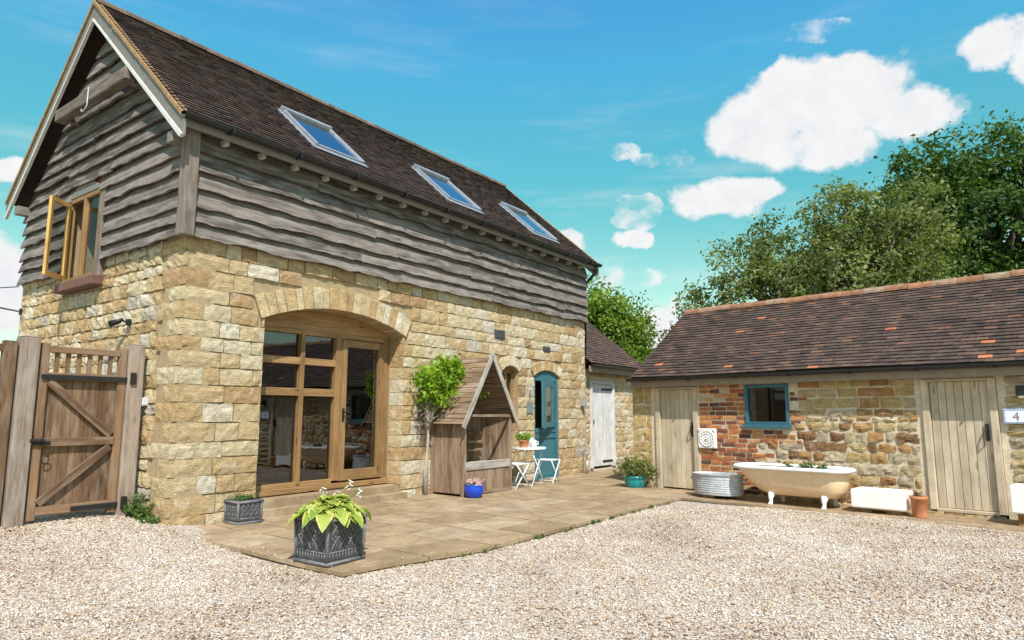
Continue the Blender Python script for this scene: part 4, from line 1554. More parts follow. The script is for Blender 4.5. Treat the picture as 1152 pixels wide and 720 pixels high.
# ------------------------------------------------------------------ foliage helpers
def leaves(name, blobs, n, size, mat, parent=None, seed=0, clump=.3, per=45, droop=.25, shell=.55, flat=.0, hang=0.0):
    """leaf-sized blades in many small clumps spread through ellipsoids (cx,cy,cz,rx,ry,rz)"""
    rg = np.random.default_rng(seed)
    vol = np.array([b[3] * b[4] * b[5] for b in blobs]) ** .8
    nc = max(6, n // per)
    pick = rg.choice(len(blobs), nc, p=vol / vol.sum())
    B = np.array(blobs, float)[pick]
    d = rg.normal(0, 1, (nc, 3))
    d /= np.linalg.norm(d, axis=1)[:, None]
    r = rg.uniform(shell, 1.03, nc) ** .8
    stray = np.where(rg.random(nc) < .16, rg.uniform(1.05, 1.28, nc), 1.0)
    r = r * stray
    lump = 1 + .16 * np.sin(d[:, 0] * 5 + pick) * np.cos(d[:, 1] * 4 + d[:, 2] * 6)
    cc = B[:, :3] + d * B[:, 3:6] * (r * lump)[:, None]
    ctone = rg.uniform(0, 1, nc)
    idx = rg.integers(0, nc, n)
    cs_ = clump * rg.uniform(.5, 1.3, nc)
    off = rg.normal(0, 1, (n, 3)) * cs_[idx][:, None] * .6
    off[:, 2] *= .75
    if hang:
        off[:, 2] -= np.abs(rg.normal(0, hang, n))
    p = cc[idx] + off
    nrm = rg.normal(0, 1, (n, 3)) + d[idx] * .8 + np.array([0, 0, .7])
    nrm /= np.linalg.norm(nrm, axis=1)[:, None]
    a = rg.normal(0, 1, (n, 3)) + np.array([0, 0, -droop * 2])
    a -= nrm * (a * nrm).sum(1)[:, None]
    a /= np.linalg.norm(a, axis=1)[:, None]
    b = np.cross(nrm, a)
    L = size * rg.uniform(.65, 1.3, n)
    Wd = L * rg.uniform(.38, .6, n)
    a *= L[:, None] * .5
    b *= Wd[:, None] * .5
    fold = nrm * (Wd * .18)[:, None]
    v = np.stack([p - a, p + b - a * .1 + fold, p + a, p - b - a * .1 + fold], 1)
    f = np.arange(n * 4).reshape(n, 4)
    tone = np.clip(.55 * ctone[idx] + .45 * rg.random(n), 0, 1)
    return np_mesh(name, v.reshape(-1, 3), f, tone, mat, parent), cc


def tree(name, label, loc, trunk_h, tr, blobs, n, size, mat, seed, clump=.5, bark='bark', per=45, shell=.5, hang=0.0, group=None, limbs=26):
    t = thing(name, label, 'tree', loc, 0, group)
    cr, cc = leaves('crown', blobs, n, size, M[mat], t, seed, clump, per, shell=shell, hang=hang)
    rg = random.Random(seed)
    mb = MB()
    top = Vector((0, 0, trunk_h))
    lean = Vector((rg.uniform(-.3, .3), rg.uniform(-.3, .3), 0))
    zmax = max(b[2] + b[5] * .5 for b in blobs)
    mb.tube([(0, 0, -.3), lean * .2 + Vector((0, 0, trunk_h * .5)), lean * .6 + top, lean + Vector((0, 0, (trunk_h + zmax) / 2)), lean * 1.4 + Vector((0, 0, zmax))], [tr * 1.25, tr, tr * .85, tr * .5, tr * .12], 10)
    ids = [rg.randrange(len(cc)) for _ in range(limbs)]
    for i in ids:
        e = Vector(cc[i])
        s0 = lean * .6 + Vector((0, 0, trunk_h * rg.uniform(.8, 1.0) + max(0, (e.z - trunk_h)) * rg.uniform(.0, .45)))
        mid = s0.lerp(e, .5) + Vector((rg.uniform(-.3, .3), rg.uniform(-.3, .3), rg.uniform(.1, .6))) * (e - s0).length * .15
        mb.tube([s0, mid, e], [tr * .32, tr * .17, tr * .04], 6)
    mb.build('trunk', M[bark], t, smooth=True)
    return t


# ------------------------------------------------------------------ outbuilding
outb = thing('stone_outbuilding', 'long low outbuilding of mixed brick and brown rubble stone under a red brown tiled roof', 'outbuilding', OO, O_RZ)
fo = lambda s, z, d: (s, -d, z)
OLEN, ODEP = 9.2, 3.9
OWT = 1.96
o_out = [(-.12, -.25), (OLEN, -.25), (OLEN, OWT), (-.12, OWT)]
h_d1 = [(.40, -.02), (1.22, -.02), (1.22, 1.84), (.40, 1.84)]
h_w = [(2.16, 1.12), (2.90, 1.12), (2.90, 1.84), (2.16, 1.84)]
h_d2 = [(4.80, -.02), (5.68, -.02), (5.68, 1.84), (4.80, 1.84)]
mb = MB()
mb.prism(o_out, fo, -.006, -.40, 0, [h_d1, h_w, h_d2])
ofl = lambda s, z, d: (-.12 - d, s, z)
ORZ = 3.42
ogab = [(.42, -.25), (ODEP, -.25), (ODEP, OWT), (ODEP / 2, ORZ), (.42, OWT + .25), (.42, OWT)]
ogab = [(.0, -.25), (ODEP, -.25), (ODEP, OWT), (ODEP / 2, ORZ - .05), (.0, OWT)]
mb.build('wall', M['mortar_pale'], outb)
mb = MB()
mb.prism(ogab, ofl, -.018, -.35, 0)
mb.prism(ogab, lambda s, z, d: (OLEN + d, s, z), 0, -.35, 0)
mb.prism([(-.1, -.25), (OLEN - .01, -.25), (OLEN - .01, OWT), (-.1, OWT)], lambda s, z, d: (s, ODEP + d, z), 0, -.35, 0)
mb.build('wall', M['mortar_pale'], outb)
mb = MB()
mb.box(.3, OLEN - .36, .41, ODEP - .36, -.2, .0, .5)
mb.box(3.4, 3.5, .41, ODEP - .36, 0.001, 1.95, .5)
mb.build('floor', M['dark'], outb)
rr = random.Random(88)
ZO = courses(-.06, 1.90, .11, .18, rr)


def jag(zl):
    return 2.98 + .16 * math.sin(zl * 17) + .06 * math.sin(zl * 41)


def jag2(zl):
    return jag(zl) if zl > .80 else 2.45 + .18 * math.sin(zl * 23)


mb = MB()
# squared blocks left of the first door and the top band of the wall
masonry(mb, -.12, .36, courses(-.06, 1.90, .2, .27, rr), lambda a, b: [(.30, .6)] if a < 1.9 else [], (.2, .34), .016, .012, .012, fo, 90, lambda r, x, z: r.uniform(.3, .75), .06, .012)
mb.build('stone_facing', M['rubble'], outb)
mb = MB()
zt = [1.43, 1.60, 1.75, 1.90]
masonry(mb, 3.05, 4.72, zt, lambda a, b: [], (.22, .42), .018, .010, .010, fo, 91, lambda r, x, z: r.uniform(.1, .75), .08, .014)
zb = courses(-.06, 1.43, .085, .165, rr)
masonry(mb, 1.30, 4.72, zb, lambda a, b: [(1.2, jag2(a))], (.12, .34), .022, .014, .020, fo, 92, lambda r, x, z: r.random(), .20, .030, res=.04)
mb.build('stone_facing', M['rubble'], outb)
mb = MB()
masonry(mb, 5.76, OLEN, courses(-.06, 1.90, .09, .17, rr), lambda a, b: [], (.18, .48), .02, .022, .02, fo, 93, lambda r, x, z: r.uniform(.45, 1), .25, .022)
mb.build('stone_facing', M['rubble'], outb)
mb = MB()
masonry(mb, 0, ODEP, courses(-.06, 1.90, .12, .2, rr), lambda a, b: [], (.18, .40), .03, .022, .02, ofl, 94, lambda r, x, z: r.random(), .3, .022, res=.08)
mb.build('stone_facing', M['rubble'], outb)
# brickwork panel round the window
mb = MB()
zk = [-.06 + .077 * i for i in range(26)]
zk = [z for z in zk if z < 1.90]


def b_ex(zl, zh):
    ex = [(jag2(zl), 99)]
    if zh > 1.10:
        ex.append((2.15, 2.91))
    return ex


kk = [0]


def brick_tone(r, x, z):
    t = r.random()
    return t


for i in range(len(zk) - 1):
    rb_ = random.Random(300 + i)
    off = .11 if i % 2 else 0
    masonry(mb, 1.29, 3.4, [zk[i], zk[i + 1]], lambda a, b, off=off: b_ex(a, b) + [(1.0, 1.29)], (.10, .225) if i % 3 == 0 else (.17, .225), .015, .003, .006, fo, 300 + i, brick_tone, .06, .010, res=.06)
mb.build('brick_facing', M['brick'], outb)


def plank_door(x0, x1, n, mat, parent, zb=.03, zt=1.80, frame=True, yf=.03, hinge='left', fmat=None, label=None):
    fm = MB()
    fm.box(x0 - .095, x0 - .005, yf - .06, yf + .09, zb - .03, zt + .04)
    fm.box(x1 + .005, x1 + .095, yf - .06, yf + .09, zb - .03, zt + .04)
    fm.box(x0 - .005, x1 + .005, yf - .055, yf + .09, zt + .004, zt + .04)
    d = fm.build('plank_door', fmat or mat, parent, bevel=.006)
    lf = MB()
    for i in range(n):
        a = x0 + (x1 - x0) * i / n
        lf.box(a + .003, a + (x1 - x0) / n - .003, yf, yf + .03, zb, zt)
    lf.box(x0, x1, yf + .025, yf + .05, zb, zt)
    lf.build('leaf', mat, d, bevel=.004)
    return d


d1 = plank_door(.49, 1.17, 7, M['door_taupe'], outb)
mb = MB()
mb.box(1.12, 1.15, -.0, .03, .95, 1.20)
mb.tube([(1.135, .0, 1.16), (1.135, -.05, 1.12), (1.135, -.05, 1.03), (1.135, .0, .99)], .009, 6)
mb.build('handle', M['iron'], d1)
d2 = plank_door(4.89, 5.58, 7, M['door_taupe'], outb, zb=.07)
mb = MB()
mb.box(5.515, 5.55, .0, .03, 1.0, 1.22)
mb.tube([(5.53, .0, 1.18), (5.53, -.055, 1.13), (5.53, -.055, 1.03), (5.53, .0, 1.0)], .010, 6)
mb.build('handle', M['iron'], d2)
mb = MB()
mb.box(4.88, 5.59, -.07, .12, .025, .065)
mb.build('threshold', M['door_taupe'], d2, bevel=.005)
mb = MB()
for i in range(8):
    a = 4.74 + .115 * i
    stone_patch(mb, a + .004, a + .108, -.09, .02, lambda s, z, d: (s, -.10 - d, z), .008, .01, random.Random(i), random.random() * .8, .15, .012)
    mb.box(a + .006, a + .106, -.095, .0, -.2, .018, random.random() * .6)
mb.build('doorstep', M['rubble'], outb)

# blue framed window
mb = MB()
mb.box(2.16, 2.215, -.03, .07, 1.19, 1.84)
mb.box(2.850, 2.90, -.03, .07, 1.19, 1.84)
mb.box(2.215, 2.85, -.028, .07, 1.79, 1.84)
mb.box(2.215, 2.85, -.028, .07, 1.19, 1.225)
mb.box(2.13, 2.93, -.075, .08, 1.118, 1.188)
ow_ = mb.build('window', M['teal_window'], outb, bevel=.005)
pn = MB()
pn.add([(2.21, .03, 1.22), (2.86, .03, 1.22), (2.86, .03, 1.80), (2.21, .03, 1.80)], [(0, 1, 2, 3)])
pn.build('pane', M['glass_dim'], ow_, fix=False)

# roof
OEY, OEZ = -.22, 2.03
OSL = (3.54 - OEZ) / (ODEP / 2 - OEY)
oc_ = 1 / math.sqrt(1 + OSL * OSL)
osv, onv = Vector((0, oc_, OSL * oc_)), Vector((0, -OSL * oc_, oc_))
OLS = (ODEP / 2 - OEY) / oc_
ORL = OLEN + .10
mb = MB()
rt = random.Random(33)


def tone_o(r, x, y):
    t = min(.86, max(0, r.gauss(.45, .20)))
    hot = .004 + (.055 if (x > 5.6 and y < 1.6) else 0) + (.008 if y < .5 else 0)
    if r.random() < hot:
        t = r.uniform(.965, 1)
    elif r.random() < .05:
        t = r.uniform(.85, .95)
    return t


o_sag = lambda x, y: .02 * nz(x * .4, y * .7, 9) - .012 * math.sin(min(max(x / ORL, 0), 1) * math.pi) * y / OLS
tiles(mb, (.0, OEY, OEZ), (1, 0, 0), osv, onv, ORL, OLS, .098, .165, rt, tone_o, None, o_sag)
tiles(mb, (.0, ODEP - OEY, OEZ), (1, 0, 0), (0, -oc_, OSL * oc_), (0, OSL * oc_, oc_), ORL, OLS, .098, .165, rt, tone_o, None, o_sag)
for sgn in (0, 1):
    y0, y1 = (OEY, ODEP / 2) if not sgn else (ODEP - OEY, ODEP / 2)
    zt_ = OEZ + OSL * (ODEP / 2 - OEY)
    z_, w_ = -.06, -.02
    mb.add([(.01, y0, OEZ - .04), (OLEN, y0, OEZ - .04), (OLEN, y1, zt_ - .09), (.01, y1, zt_ - .09),
            (.01, y0, OEZ - .004), (OLEN, y0, OEZ - .004), (OLEN, y1, zt_ - .05), (.01, y1, zt_ - .05)],
           [(0, 1, 2, 3), (4, 5, 6, 7), (0, 1, 5, 4), (1, 2, 6, 5), (3, 0, 4, 7)], .2)
oroof = mb.build('roof', M['tile_red'], outb, fix=False)
mb = MB()
nr = 26
for i in range(nr):
    x0 = .02 + ORL * i / nr
    x1 = .02 + ORL * (i + 1) / nr - .006
    dz = rt.uniform(-.006, .006) - .012 * math.sin((i + .5) / nr * math.pi)
    vs = []
    for x in (x0, x1):
        for k in range(9):
            an = math.pi * k / 8
            for r_ in (.13, .11):
                vs.append((x, ODEP / 2 - r_ * math.cos(an), 3.54 - .05 + dz + r_ * math.sin(an) * .9))
    fs = []
    for k in range(8):
        a = 2 * k
        fs += [(a, a + 18, a + 20, a + 2), (a + 1, a + 3, a + 21, a + 19), (a, a + 2, a + 3, a + 1), (a + 18, a + 19, a + 21, a + 20)]
    mb.add(vs, fs, rt.random())
mb.build('ridge_tiles', M['ridge'], oroof)
mb = MB()
mb.box(-.05, OLEN, -.16, -.13, 1.855, 1.985)
mb.build('fascia', M['taupe'], outb, bevel=.004)
mb = MB()
mb.box(-.04, OLEN, -.13, .0, 1.91, 1.93)
mb.build('soffit', M['taupe'], outb)
mb = MB()
gutter(mb, -.06, OLEN, OEY - .02, OEZ - .012, .055)
for x in np.arange(.3, OLEN, .9):
    mb.box(x, x + .03, OEY - .08, OEY + .06, OEZ - .075, OEZ - .064)
mb.build('gutter', M['black'], outb)

# ------------------------------------------------------------------ store joined to the barn
store = thing('stone_store', 'small stone store with white plank door joined to the right end of the barn', 'outbuilding', BO, B_RZ)
SX0, SX1 = BL + .02, 12.6
SY = .10
fs_ = lambda s, z, d: (s, SY - d, z)
h_sd = [(9.98, .06), (11.08, .06), (11.08, 2.12), (9.98, 2.12)]
mb = MB()
mb.prism([(SX0, -.2), (SX1, -.2), (SX1, 2.42), (SX0, 2.42)], fs_, -.006, -.4, 0, [h_sd])
mb.build('wall', M['mortar_pale'], store)
mb = MB()
mb.box(SX1 - .35, SX1, SY + .41, 3.7, -.2, 2.42, 0)
mb.box(SX0, SX1, 3.71, 3.9, -.2, 2.42, 0)
mb.prism([(SY + .4, 2.42), (3.9, 2.42), (2.0, 4.0)], lambda s, z, d: (SX1 - .3 + d, s, z), 0, .25, 0)
mb.build('wall', M['mortar_pale'], store)
mb = MB()
masonry(mb, SX0, SX1, courses(-.04, 2.36, .12, .19, random.Random(5)), lambda a, b: [(9.96, 11.10)] if a < 2.12 else [], (.14, .38), .020, .010, .018, fs_, 95, lambda r, x, z: r.uniform(.05, 1), .18, .024)
mb.build('stone_facing', M['ashlar'], store)
wd = plank_door(10.02, 11.04, 6, M['door_white'], store, zb=.12, zt=2.08, yf=SY + .02, fmat=M['door_white'])
mb = MB()
for z in (1.93, .20):
    mb.box(10.55, 11.06, SY + .008, SY + .018, z, z + .05)
mb.box(10.03, 10.12, SY - .01, SY + .018, 1.12, 1.22)
mb.build('hinge', M['iron'], wd)
mb = MB()
rt = random.Random(34)
sc_ = 1 / math.sqrt(1 + .64)
tiles(mb, (SX0 - .01, -.16, 2.53), (1, 0, 0), (0, sc_, .8 * sc_), (0, -.8 * sc_, sc_), SX1 - SX0 + .02, 2.16 / sc_, .098, .165, rt, lambda r, x, y: min(.93, max(0, r.gauss(.6, .2))))
tiles(mb, (SX0 - .01, 4.16, 2.53), (1, 0, 0), (0, -sc_, .8 * sc_), (0, .8 * sc_, sc_), SX1 - SX0 + .02, 2.16 / sc_, .098, .165, rt, lambda r, x, y: min(.93, max(0, r.gauss(.6, .2))))
mb.add([(SX0, -.16, 2.52), (SX1, -.16, 2.52), (SX1, 2.0, 4.248), (SX0, 2.0, 4.248), (SX1, 4.16, 2.52), (SX0, 4.16, 2.52)], [(0, 1, 2, 3), (3, 2, 4, 5)], .3)
mb.build('roof', M['tile_red'], store, fix=False)
mb = MB()
gutter(mb, SX0 + .02, SX1, -.20, 2.52, .055)
mb.build('gutter', M['black'], store)
mb = MB()
mb.box(SX0, SX1, -.12, -.09, 2.33, 2.47)
mb.build('fascia', M['taupe'], store, bevel=.004)

t = thing('tv_aerial', 'thin white television aerial above the store roof in front of the bright green tree', 'aerial', Wb(11.5, 3.4, 3.1), B_RZ)
mb = MB()
mb.tube([(0, 0, -.5), (0, 0, 1.35)], .014, 6)
mb.build('mast', M['alloy'], t)
mb = MB()
mb.tube([(-.45, .0, 1.25), (.45, .0, 1.30)], .010, 6)
for k in range(6):
    x = -.4 + .15 * k
    mb.tube([(x, -.14, 1.25 + .05 * (x + .45)), (x, .14, 1.25 + .05 * (x + .45))], .006, 5)
mb.tube([(.36, 0, 1.10), (.36, 0, 1.5)], .008, 5)
mb.build('antenna', M['alloy'], t)

# ------------------------------------------------------------------ arbour seat
arb = thing('arbour_seat', 'weathered timber arbour seat with steep pointed roof against the barn wall', 'arbour', Wb(4.98, -.42, .03), B_RZ)
hw, yf_, yb_ = .62, -.34, .34      # half width, front, back
for sx in (-1, 1):
    mb = MB()
    n = 6
    for i in range(n):
        a = yf_ + .07 + (yb_ - yf_ - .07) * i / n
        mb.box(sx * hw - .011, sx * hw + .011, a + .0015, a + (yb_ - yf_ - .07) / n - .0015, .05, 1.30)
    mb.box(sx * hw - .03, sx * hw + .03, yf_, yf_ + .07, -.02, 1.30)
    mb.box(sx * (hw - .012) - .03, sx * (hw - .012) + .03, yb_ + .002, yb_ + .06, -.02, 1.30)
    mb.build('side_panel', M['arbour'], arb, bevel=.003)
mb = MB()
n = 10
for i in range(n):
    a = -hw + .02 + (2 * hw - .04) * i / n
    w = (2 * hw - .04) / n
    zt_ = 1.30 + max(0, 1 - abs((a + w / 2) / hw)) * .90
    mb.box(a + .0015, a + w - .0015, yb_ - .012, yb_ + .008, .05, zt_)
mb.build('back_panel', M['arbour'], arb, bevel=.003)
mb = MB()
for z in (.68, .82, .97):
    mb.box(.06, hw - .13, yb_ - .16, yb_ - .03, z, z + .04)
mb.box(.12, .16, yb_ - .030, yb_ - .014, .5, 1.10)
mb.box(.38, .42, yb_ - .030, yb_ - .014, .5, 1.10)
mb.build('backrest', M['arbour'], arb, bevel=.004)
mb = MB()
for i in range(4):
    a = yf_ + .08 + .125 * i
    mb.box(-hw + .02, hw - .02, a, a + .118, .475, .50)
mb.box(-hw + .02, hw - .02, yf_ - .005, yf_ + .045, .42, .55)
mb.build('seat', M['arbour_grey'], arb, bevel=.006)
mb = MB()
n = 10
for i in range(n):
    a = -hw + .03 + (2 * hw - .06) * i / n
    mb.box(a + .0015, a + (2 * hw - .06) / n - .0015, yf_ + .012, yf_ + .032, .06, .42)
mb.box(-hw + .03, hw - .03, yf_ + .0, yf_ + .045, .02, .075)
mb.build('front_panel', M['arbour'], arb, bevel=.003)
# roof: lapped boards on two steep slopes
AZ0, AZ1, AHW = 1.16, 2.28, .73
for sx in (-1, 1):
    mb = MB()
    slope = Vector((-sx * AHW, 0, AZ1 - AZ0))
    Ls = slope.length
    su = slope / Ls
    nn_ = Vector((sx * su.z, 0, abs(su.x)))
    rows = 13
    for i in range(rows):
        c0 = Vector((sx * AHW, 0, AZ0)) + su * (Ls * (i + .5) / rows) + nn_ * .012
        tilt = (su + nn_ * -.10).normalized()
        mb.obox(c0, (0, .40, 0), tilt * (Ls / rows * .54), nn_ * .007)
    mb.build('roof_slope', M['arbour'], arb)
    for y in (yf_ - .075, yb_ + .06):
        mb = MB()
        dn = Vector((0, 0, 0))
        p = Vector((sx * (AHW + .03), y, AZ0 - .06))
        q = Vector((sx * .0, y, AZ1 + .045))
        mb.bar(p, q, .022, .085, (0, 0, 1))
        mb.build('bargeboard', M['arbour_grey'], arb, bevel=.003)
mb = MB()
mb.box(-hw - .04, hw + .04, yf_ - .02, yf_ + .03, 1.275, 1.32)
mb.box(-hw - .03, hw + .03, yb_ - .05, yb_ + .0, 1.275, 1.32)
mb.build('tie_beam', M['arbour'], arb, bevel=.003)

# ------------------------------------------------------------------ wall shrub
t = thing('wall_shrub', 'bright lime green shrub trained on pale bare stems left of the arbour', 'shrub', Wb(4.06, -.20, .04), B_RZ)
leaves('crown', [(.40, -.06, 1.86, .62, .24, .34), (.08, .0, 1.92, .34, .20, .24), (.72, -.12, 1.68, .36, .22, .28), (.20, -.05, 1.60, .40, .2, .22), (.46, -.1, 2.12, .36, .2, .22), (.80, -.1, 1.95, .2, .14, .14)], 3000, .085, M['leaf_lime'], t, 5, .11, 22, shell=.25)
mb = MB()
rg = random.Random(4)
for k in range(3):
    dx, dy = rg.uniform(-.03, .03), rg.uniform(-.02, .03)
    mb.tube([(dx, dy, -.05), (dx * 2 + .01, dy, .45), (-dx + .02, dy + .02, .95), (dx * 2 + .02, .0, 1.35), (.1 + dx * 4, 0, 1.75)], [.024, .021, .018, .016, .008], 8)
for k in range(26):
    a = Vector((rg.uniform(-.02, .05), rg.uniform(-.02, .04), rg.uniform(1.0, 1.5)))
    e = a + Vector((rg.uniform(-.25, .5), rg.uniform(-.1, .06), rg.uniform(.15, .55)))
    mb.tube([a, a.lerp(e, .5) + Vector((0, 0, .04)), e], [.009, .006, .003], 5)
mb.build('stem', M['stem_pale'], t, smooth=True)
leaves('dead_twig', [(.0, .03, 1.30, .17, .08, .26)], 240, .06, M['bark'], t, 9, .08, 10, shell=.2)
mb = MB()
stone_patch(mb, -.28, .28, -.14, .14, lambda s, z, d: (s, z, d), .03, .02, random.Random(3), .3, .8, .02)
mb.build('root_soil', M['flag'], t)


def pot(name, label, loc, prof, mat, n=28, group=None, rz=0, cat='pot'):
    t = thing(name, label, cat, loc, rz, group)
    mb = MB()
    mb.lathe(prof, n=n)
    zb = prof[0][1]
    mb.lathe([(prof[0][0], zb), (.001, zb)], n=n)
    mb.build('bowl', mat, t, smooth=True)
    rin = max(r for r, z in prof) * .86
    zs = max(z for r, z in prof) - .04
    mb = MB()
    mb.lathe([(rin, zs), (.001, zs + .015)], n=n)
    mb.build('soil', M['soil'], t, smooth=True)
    return t


# blue pot with pink flowers
pot('flower_pot', 'small glossy cobalt blue pot standing at the foot of the arbour', Wb(4.42, -.90, .025), [(.085, 0), (.13, .05), (.155, .12), (.15, .18), (.138, .20), (.15, .215), (.138, .22), (.13, .20), (.13, .15)], M['cobalt'])
t = thing('pink_flowers', 'low clump of pale pink flowers in the cobalt blue pot', 'flowers', Wb(4.42, -.90, .22), 0)
leaves('petals', [(0, 0, .05, .15, .15, .06)], 420, .036, M['petal'], t, 3, .03, 8, shell=.2)
leaves('leaf', [(0, 0, .02, .12, .12, .04)], 160, .04, M['leaf_weed'], t, 4, .03, 8, shell=.1)

# bistro set
tb = thing('bistro_table', 'small round white metal folding bistro table beside the teal door', 'table', Wb(6.52, -.52, .03), B_RZ)
mb = MB()
mb.lathe([(.001, .705), (.31, .705), (.315, .69), (.315, .675), (.30, .672), (.30, .695), (.001, .695)], n=32)
mb.build('table_top', M['white'], tb, smooth=False)
for sy in (-1, 1):
    for sx in (-1, 1):
        mb = MB()
        mb.tube([(sx * .22, sy * .20, .0), (-sx * .20, sy * .17, .68)], .011, 8)
        mb.build('leg', M['white'], tb, smooth=True)
mb = MB()
mb.tube([(.215, -.2, .03), (.215, .2, .03)], .009, 6)
mb.tube([(-.215, -.2, .03), (-.215, .2, .03)], .009, 6)
mb.build('crossbar', M['white'], tb)


def chair(loc, rz, label):
    t = thing('folding_stool', label, 'stool', loc, rz, 'white folding bistro stools')
    for sx in (-1, 1):
        for k in (0, 1):
            mb = MB()
            if k == 0:
                mb.tube([(sx * .19, -.20, 0), (sx * .19, .19, .44)], .012, 8)
            else:
                mb.tube([(sx * .165, .20, 0), (sx * .165, -.19, .44)], .012, 8)
            mb.build('leg', M['white'], t, smooth=True)
    mb = MB()
    for i in range(6):
        a = -.19 + .066 * i
        mb.box(-.18, .18, a, a + .045, .435, .447)
    mb.tube([(-.165, -.19, .43), (-.165, .20, .43)], .009, 6)
    mb.tube([(.165, -.19, .43), (.165, .20, .43)], .009, 6)
    mb.build('seat', M['white'], t)
    mb = MB()
    mb.tube([(-.19, -.17, .06), (.19, -.17, .06)], .008, 6)
    mb.tube([(-.165, .20, .05), (.165, .20, .05)], .008, 6)
    mb.build('stretcher', M['white'], t)
    return t


chair(Wb(7.16, -.50, .03), B_RZ + R(-80), 'white folding stool standing in front of the teal door')
chair(Wb(5.93, -.62, .03), B_RZ + R(85), 'white folding stool half hidden behind the right side of the arbour')

pot('plant_pot', 'small terracotta pot on the white bistro table', Wb(6.36, -.50, .738), [(.07, 0), (.09, .10), (.10, .105), (.10, .14), (.09, .14), (.085, .11)], M['terracotta'])
t = thing('pot_plant', 'small yellow green plant growing in the terracotta pot on the table', 'plant', Wb(6.36, -.50, .87), 0)
leaves('leaf', [(0, 0, .06, .13, .13, .09)], 260, .06, M['leaf_lime'], t, 6, .05, 8, shell=.2)
for i, (x, y, lab) in enumerate(((6.58, -.58, 'left'), (6.70, -.44, 'right'))):
    t = thing('table_vase', 'white china jug on the bistro table next to the terracotta pot' if i == 0 else 'white glass lantern on the right edge of the bistro table', 'jug' if i == 0 else 'lantern', Wb(x, y, .738), 0)
    mb = MB()
    if i == 0:
        mb.lathe([(.001, 0), (.045, 0), (.058, .05), (.045, .10), (.05, .13), (.044, .13), (.04, .10)], n=18)
        mb.build('body', M['enamel'], t, smooth=True)
        mb = MB()
        mb.tube([(.05, 0, .10), (.085, 0, .09), (.08, 0, .05), (.055, 0, .04)], .007, 6)
        mb.build('handle', M['enamel'], t, smooth=True)
    else:
        mb.lathe([(.001, 0), (.05, 0), (.05, .14), (.045, .15), (.045, .01)], n=18)
        mb.build('body', M['enamel'], t, smooth=True)
        mb = MB()
        mb.lathe([(.052, .15), (.03, .18), (.001, .185)], n=18)
        mb.build('lid', M['galv'], t)

# ------------------------------------------------------------------ lead planters
def planter(name, label, loc, rz, w, h, group):
    t = thing(name, label, 'planter', loc, rz, group)
    mb = MB()
    a, b = w / 2 * .93, w / 2
    vs = [(-a, -a, 0), (a, -a, 0), (a, a, 0), (-a, a, 0), (-b, -b, h), (b, -b, h), (b, b, h), (-b, b, h)]
    c_ = b - .025
    vs += [(-c_, -c_, h), (c_, -c_, h), (c_, c_, h), (-c_, c_, h), (-c_, -c_, h - .05), (c_, -c_, h - .05), (c_, c_, h - .05), (-c_, c_, h - .05)]
    fs = [(0, 1, 5, 4), (1, 2, 6, 5), (2, 3, 7, 6), (3, 0, 4, 7), (0, 3, 2, 1)]
    fs += [(4, 5, 9, 8), (5, 6, 10, 9), (6, 7, 11, 10), (7, 4, 8, 11), (8, 9, 13, 12), (9, 10, 14, 13), (10, 11, 15, 14), (11, 8, 12, 15)]
    mb.add(vs, fs, .5)
    mb.build('box', M['lead'], t)
    mb = MB()
    mb.add([(-c_, -c_, h - .045), (c_, -c_, h - .045), (c_, c_, h - .045), (-c_, c_, h - .045)], [(0, 1, 2, 3)])
    mb.build('soil', M['soil'], t, fix=False)
    # raised ornament on each face: rim, plinth, lattice of arcs, flutes
    mb = MB()
    for k in range(4):
        ca, sa = math.cos(k * math.pi / 2), math.sin(k * math.pi / 2)

        def fp(s, z, d):
            y = -(a + (b - a) * z / h) - d
            return (s * ca - y * sa, s * sa + y * ca, z)
        def strip_(p, q, r=.008):
            mb.tube([fp(*p, .002), fp(*q, .002)], r, 6)
        for z in (.02, h - .02):
            mb.tube([fp(-b, z, .004), fp(b, z, .004)], .018, 6)
        for s_ in (-1, 1):
            mb.tube([fp(s_ * (a - .004), .0, .0), fp(s_ * (b - .004), h, .0)], .014, 6)
        nL = 4
        zb_, zt_ = h * .30, h * .90
        for i in range(nL):
            s0 = -a * .85 + 2 * a * .85 * i / nL
            s1 = -a * .85 + 2 * a * .85 * (i + 1) / nL
            zm = (zb_ + zt_) / 2
            for z0, z1 in ((zb_, zm), (zm, zt_)):
                arc = [fp(s0 + (s1 - s0) * u, z0 + (z1 - z0) * (u + .10 * math.sin(math.pi * u)), .003) for u in np.linspace(0, 1, 5)]
                mb.tube(arc, .006, 5)
                arc = [fp(s1 + (s0 - s1) * u, z0 + (z1 - z0) * (u + .10 * math.sin(math.pi * u)), .003) for u in np.linspace(0, 1, 5)]
                mb.tube(arc, .006, 5)
            mb.lathe([(.0, -.012), (.014, 0), (.0, .012)], fp((s0 + s1) / 2, zm, .004), n=6)
        for i in range(11):
            s_ = -a * .88 + 2 * a * .88 * i / 10
            strip_((s_, .045), (s_, h * .27), .006)
        mb.tube([fp(-a * .95, zb_ - .01, .003), fp(a * .95, zb_ - .01, .003)], .007, 5)
    mb.build('ornament', M['lead_relief'], t, smooth=True)
    return t


M['lead_relief'] = m_plain('worn_lead_relief', (.13, .13, .135), .65, metal=.0, var=.4, ns=14, dirt=((.32, .32, .33), .6), bump=.3, bs=50)
P1 = Wb(.20, -2.63, -.035)
planter('lead_planter', 'large square lead grey planter with ornate relief at the front patio corner', P1 + Vector((0, 0, .04)), B_RZ + R(2), .455, .42, 'square lead planters')
P2 = Wb(.82, -.225, .04)
planter('lead_planter', 'smaller square lead grey planter against the barn wall left of the window', P2, B_RZ + R(-3), .315, .285, 'square lead planters')


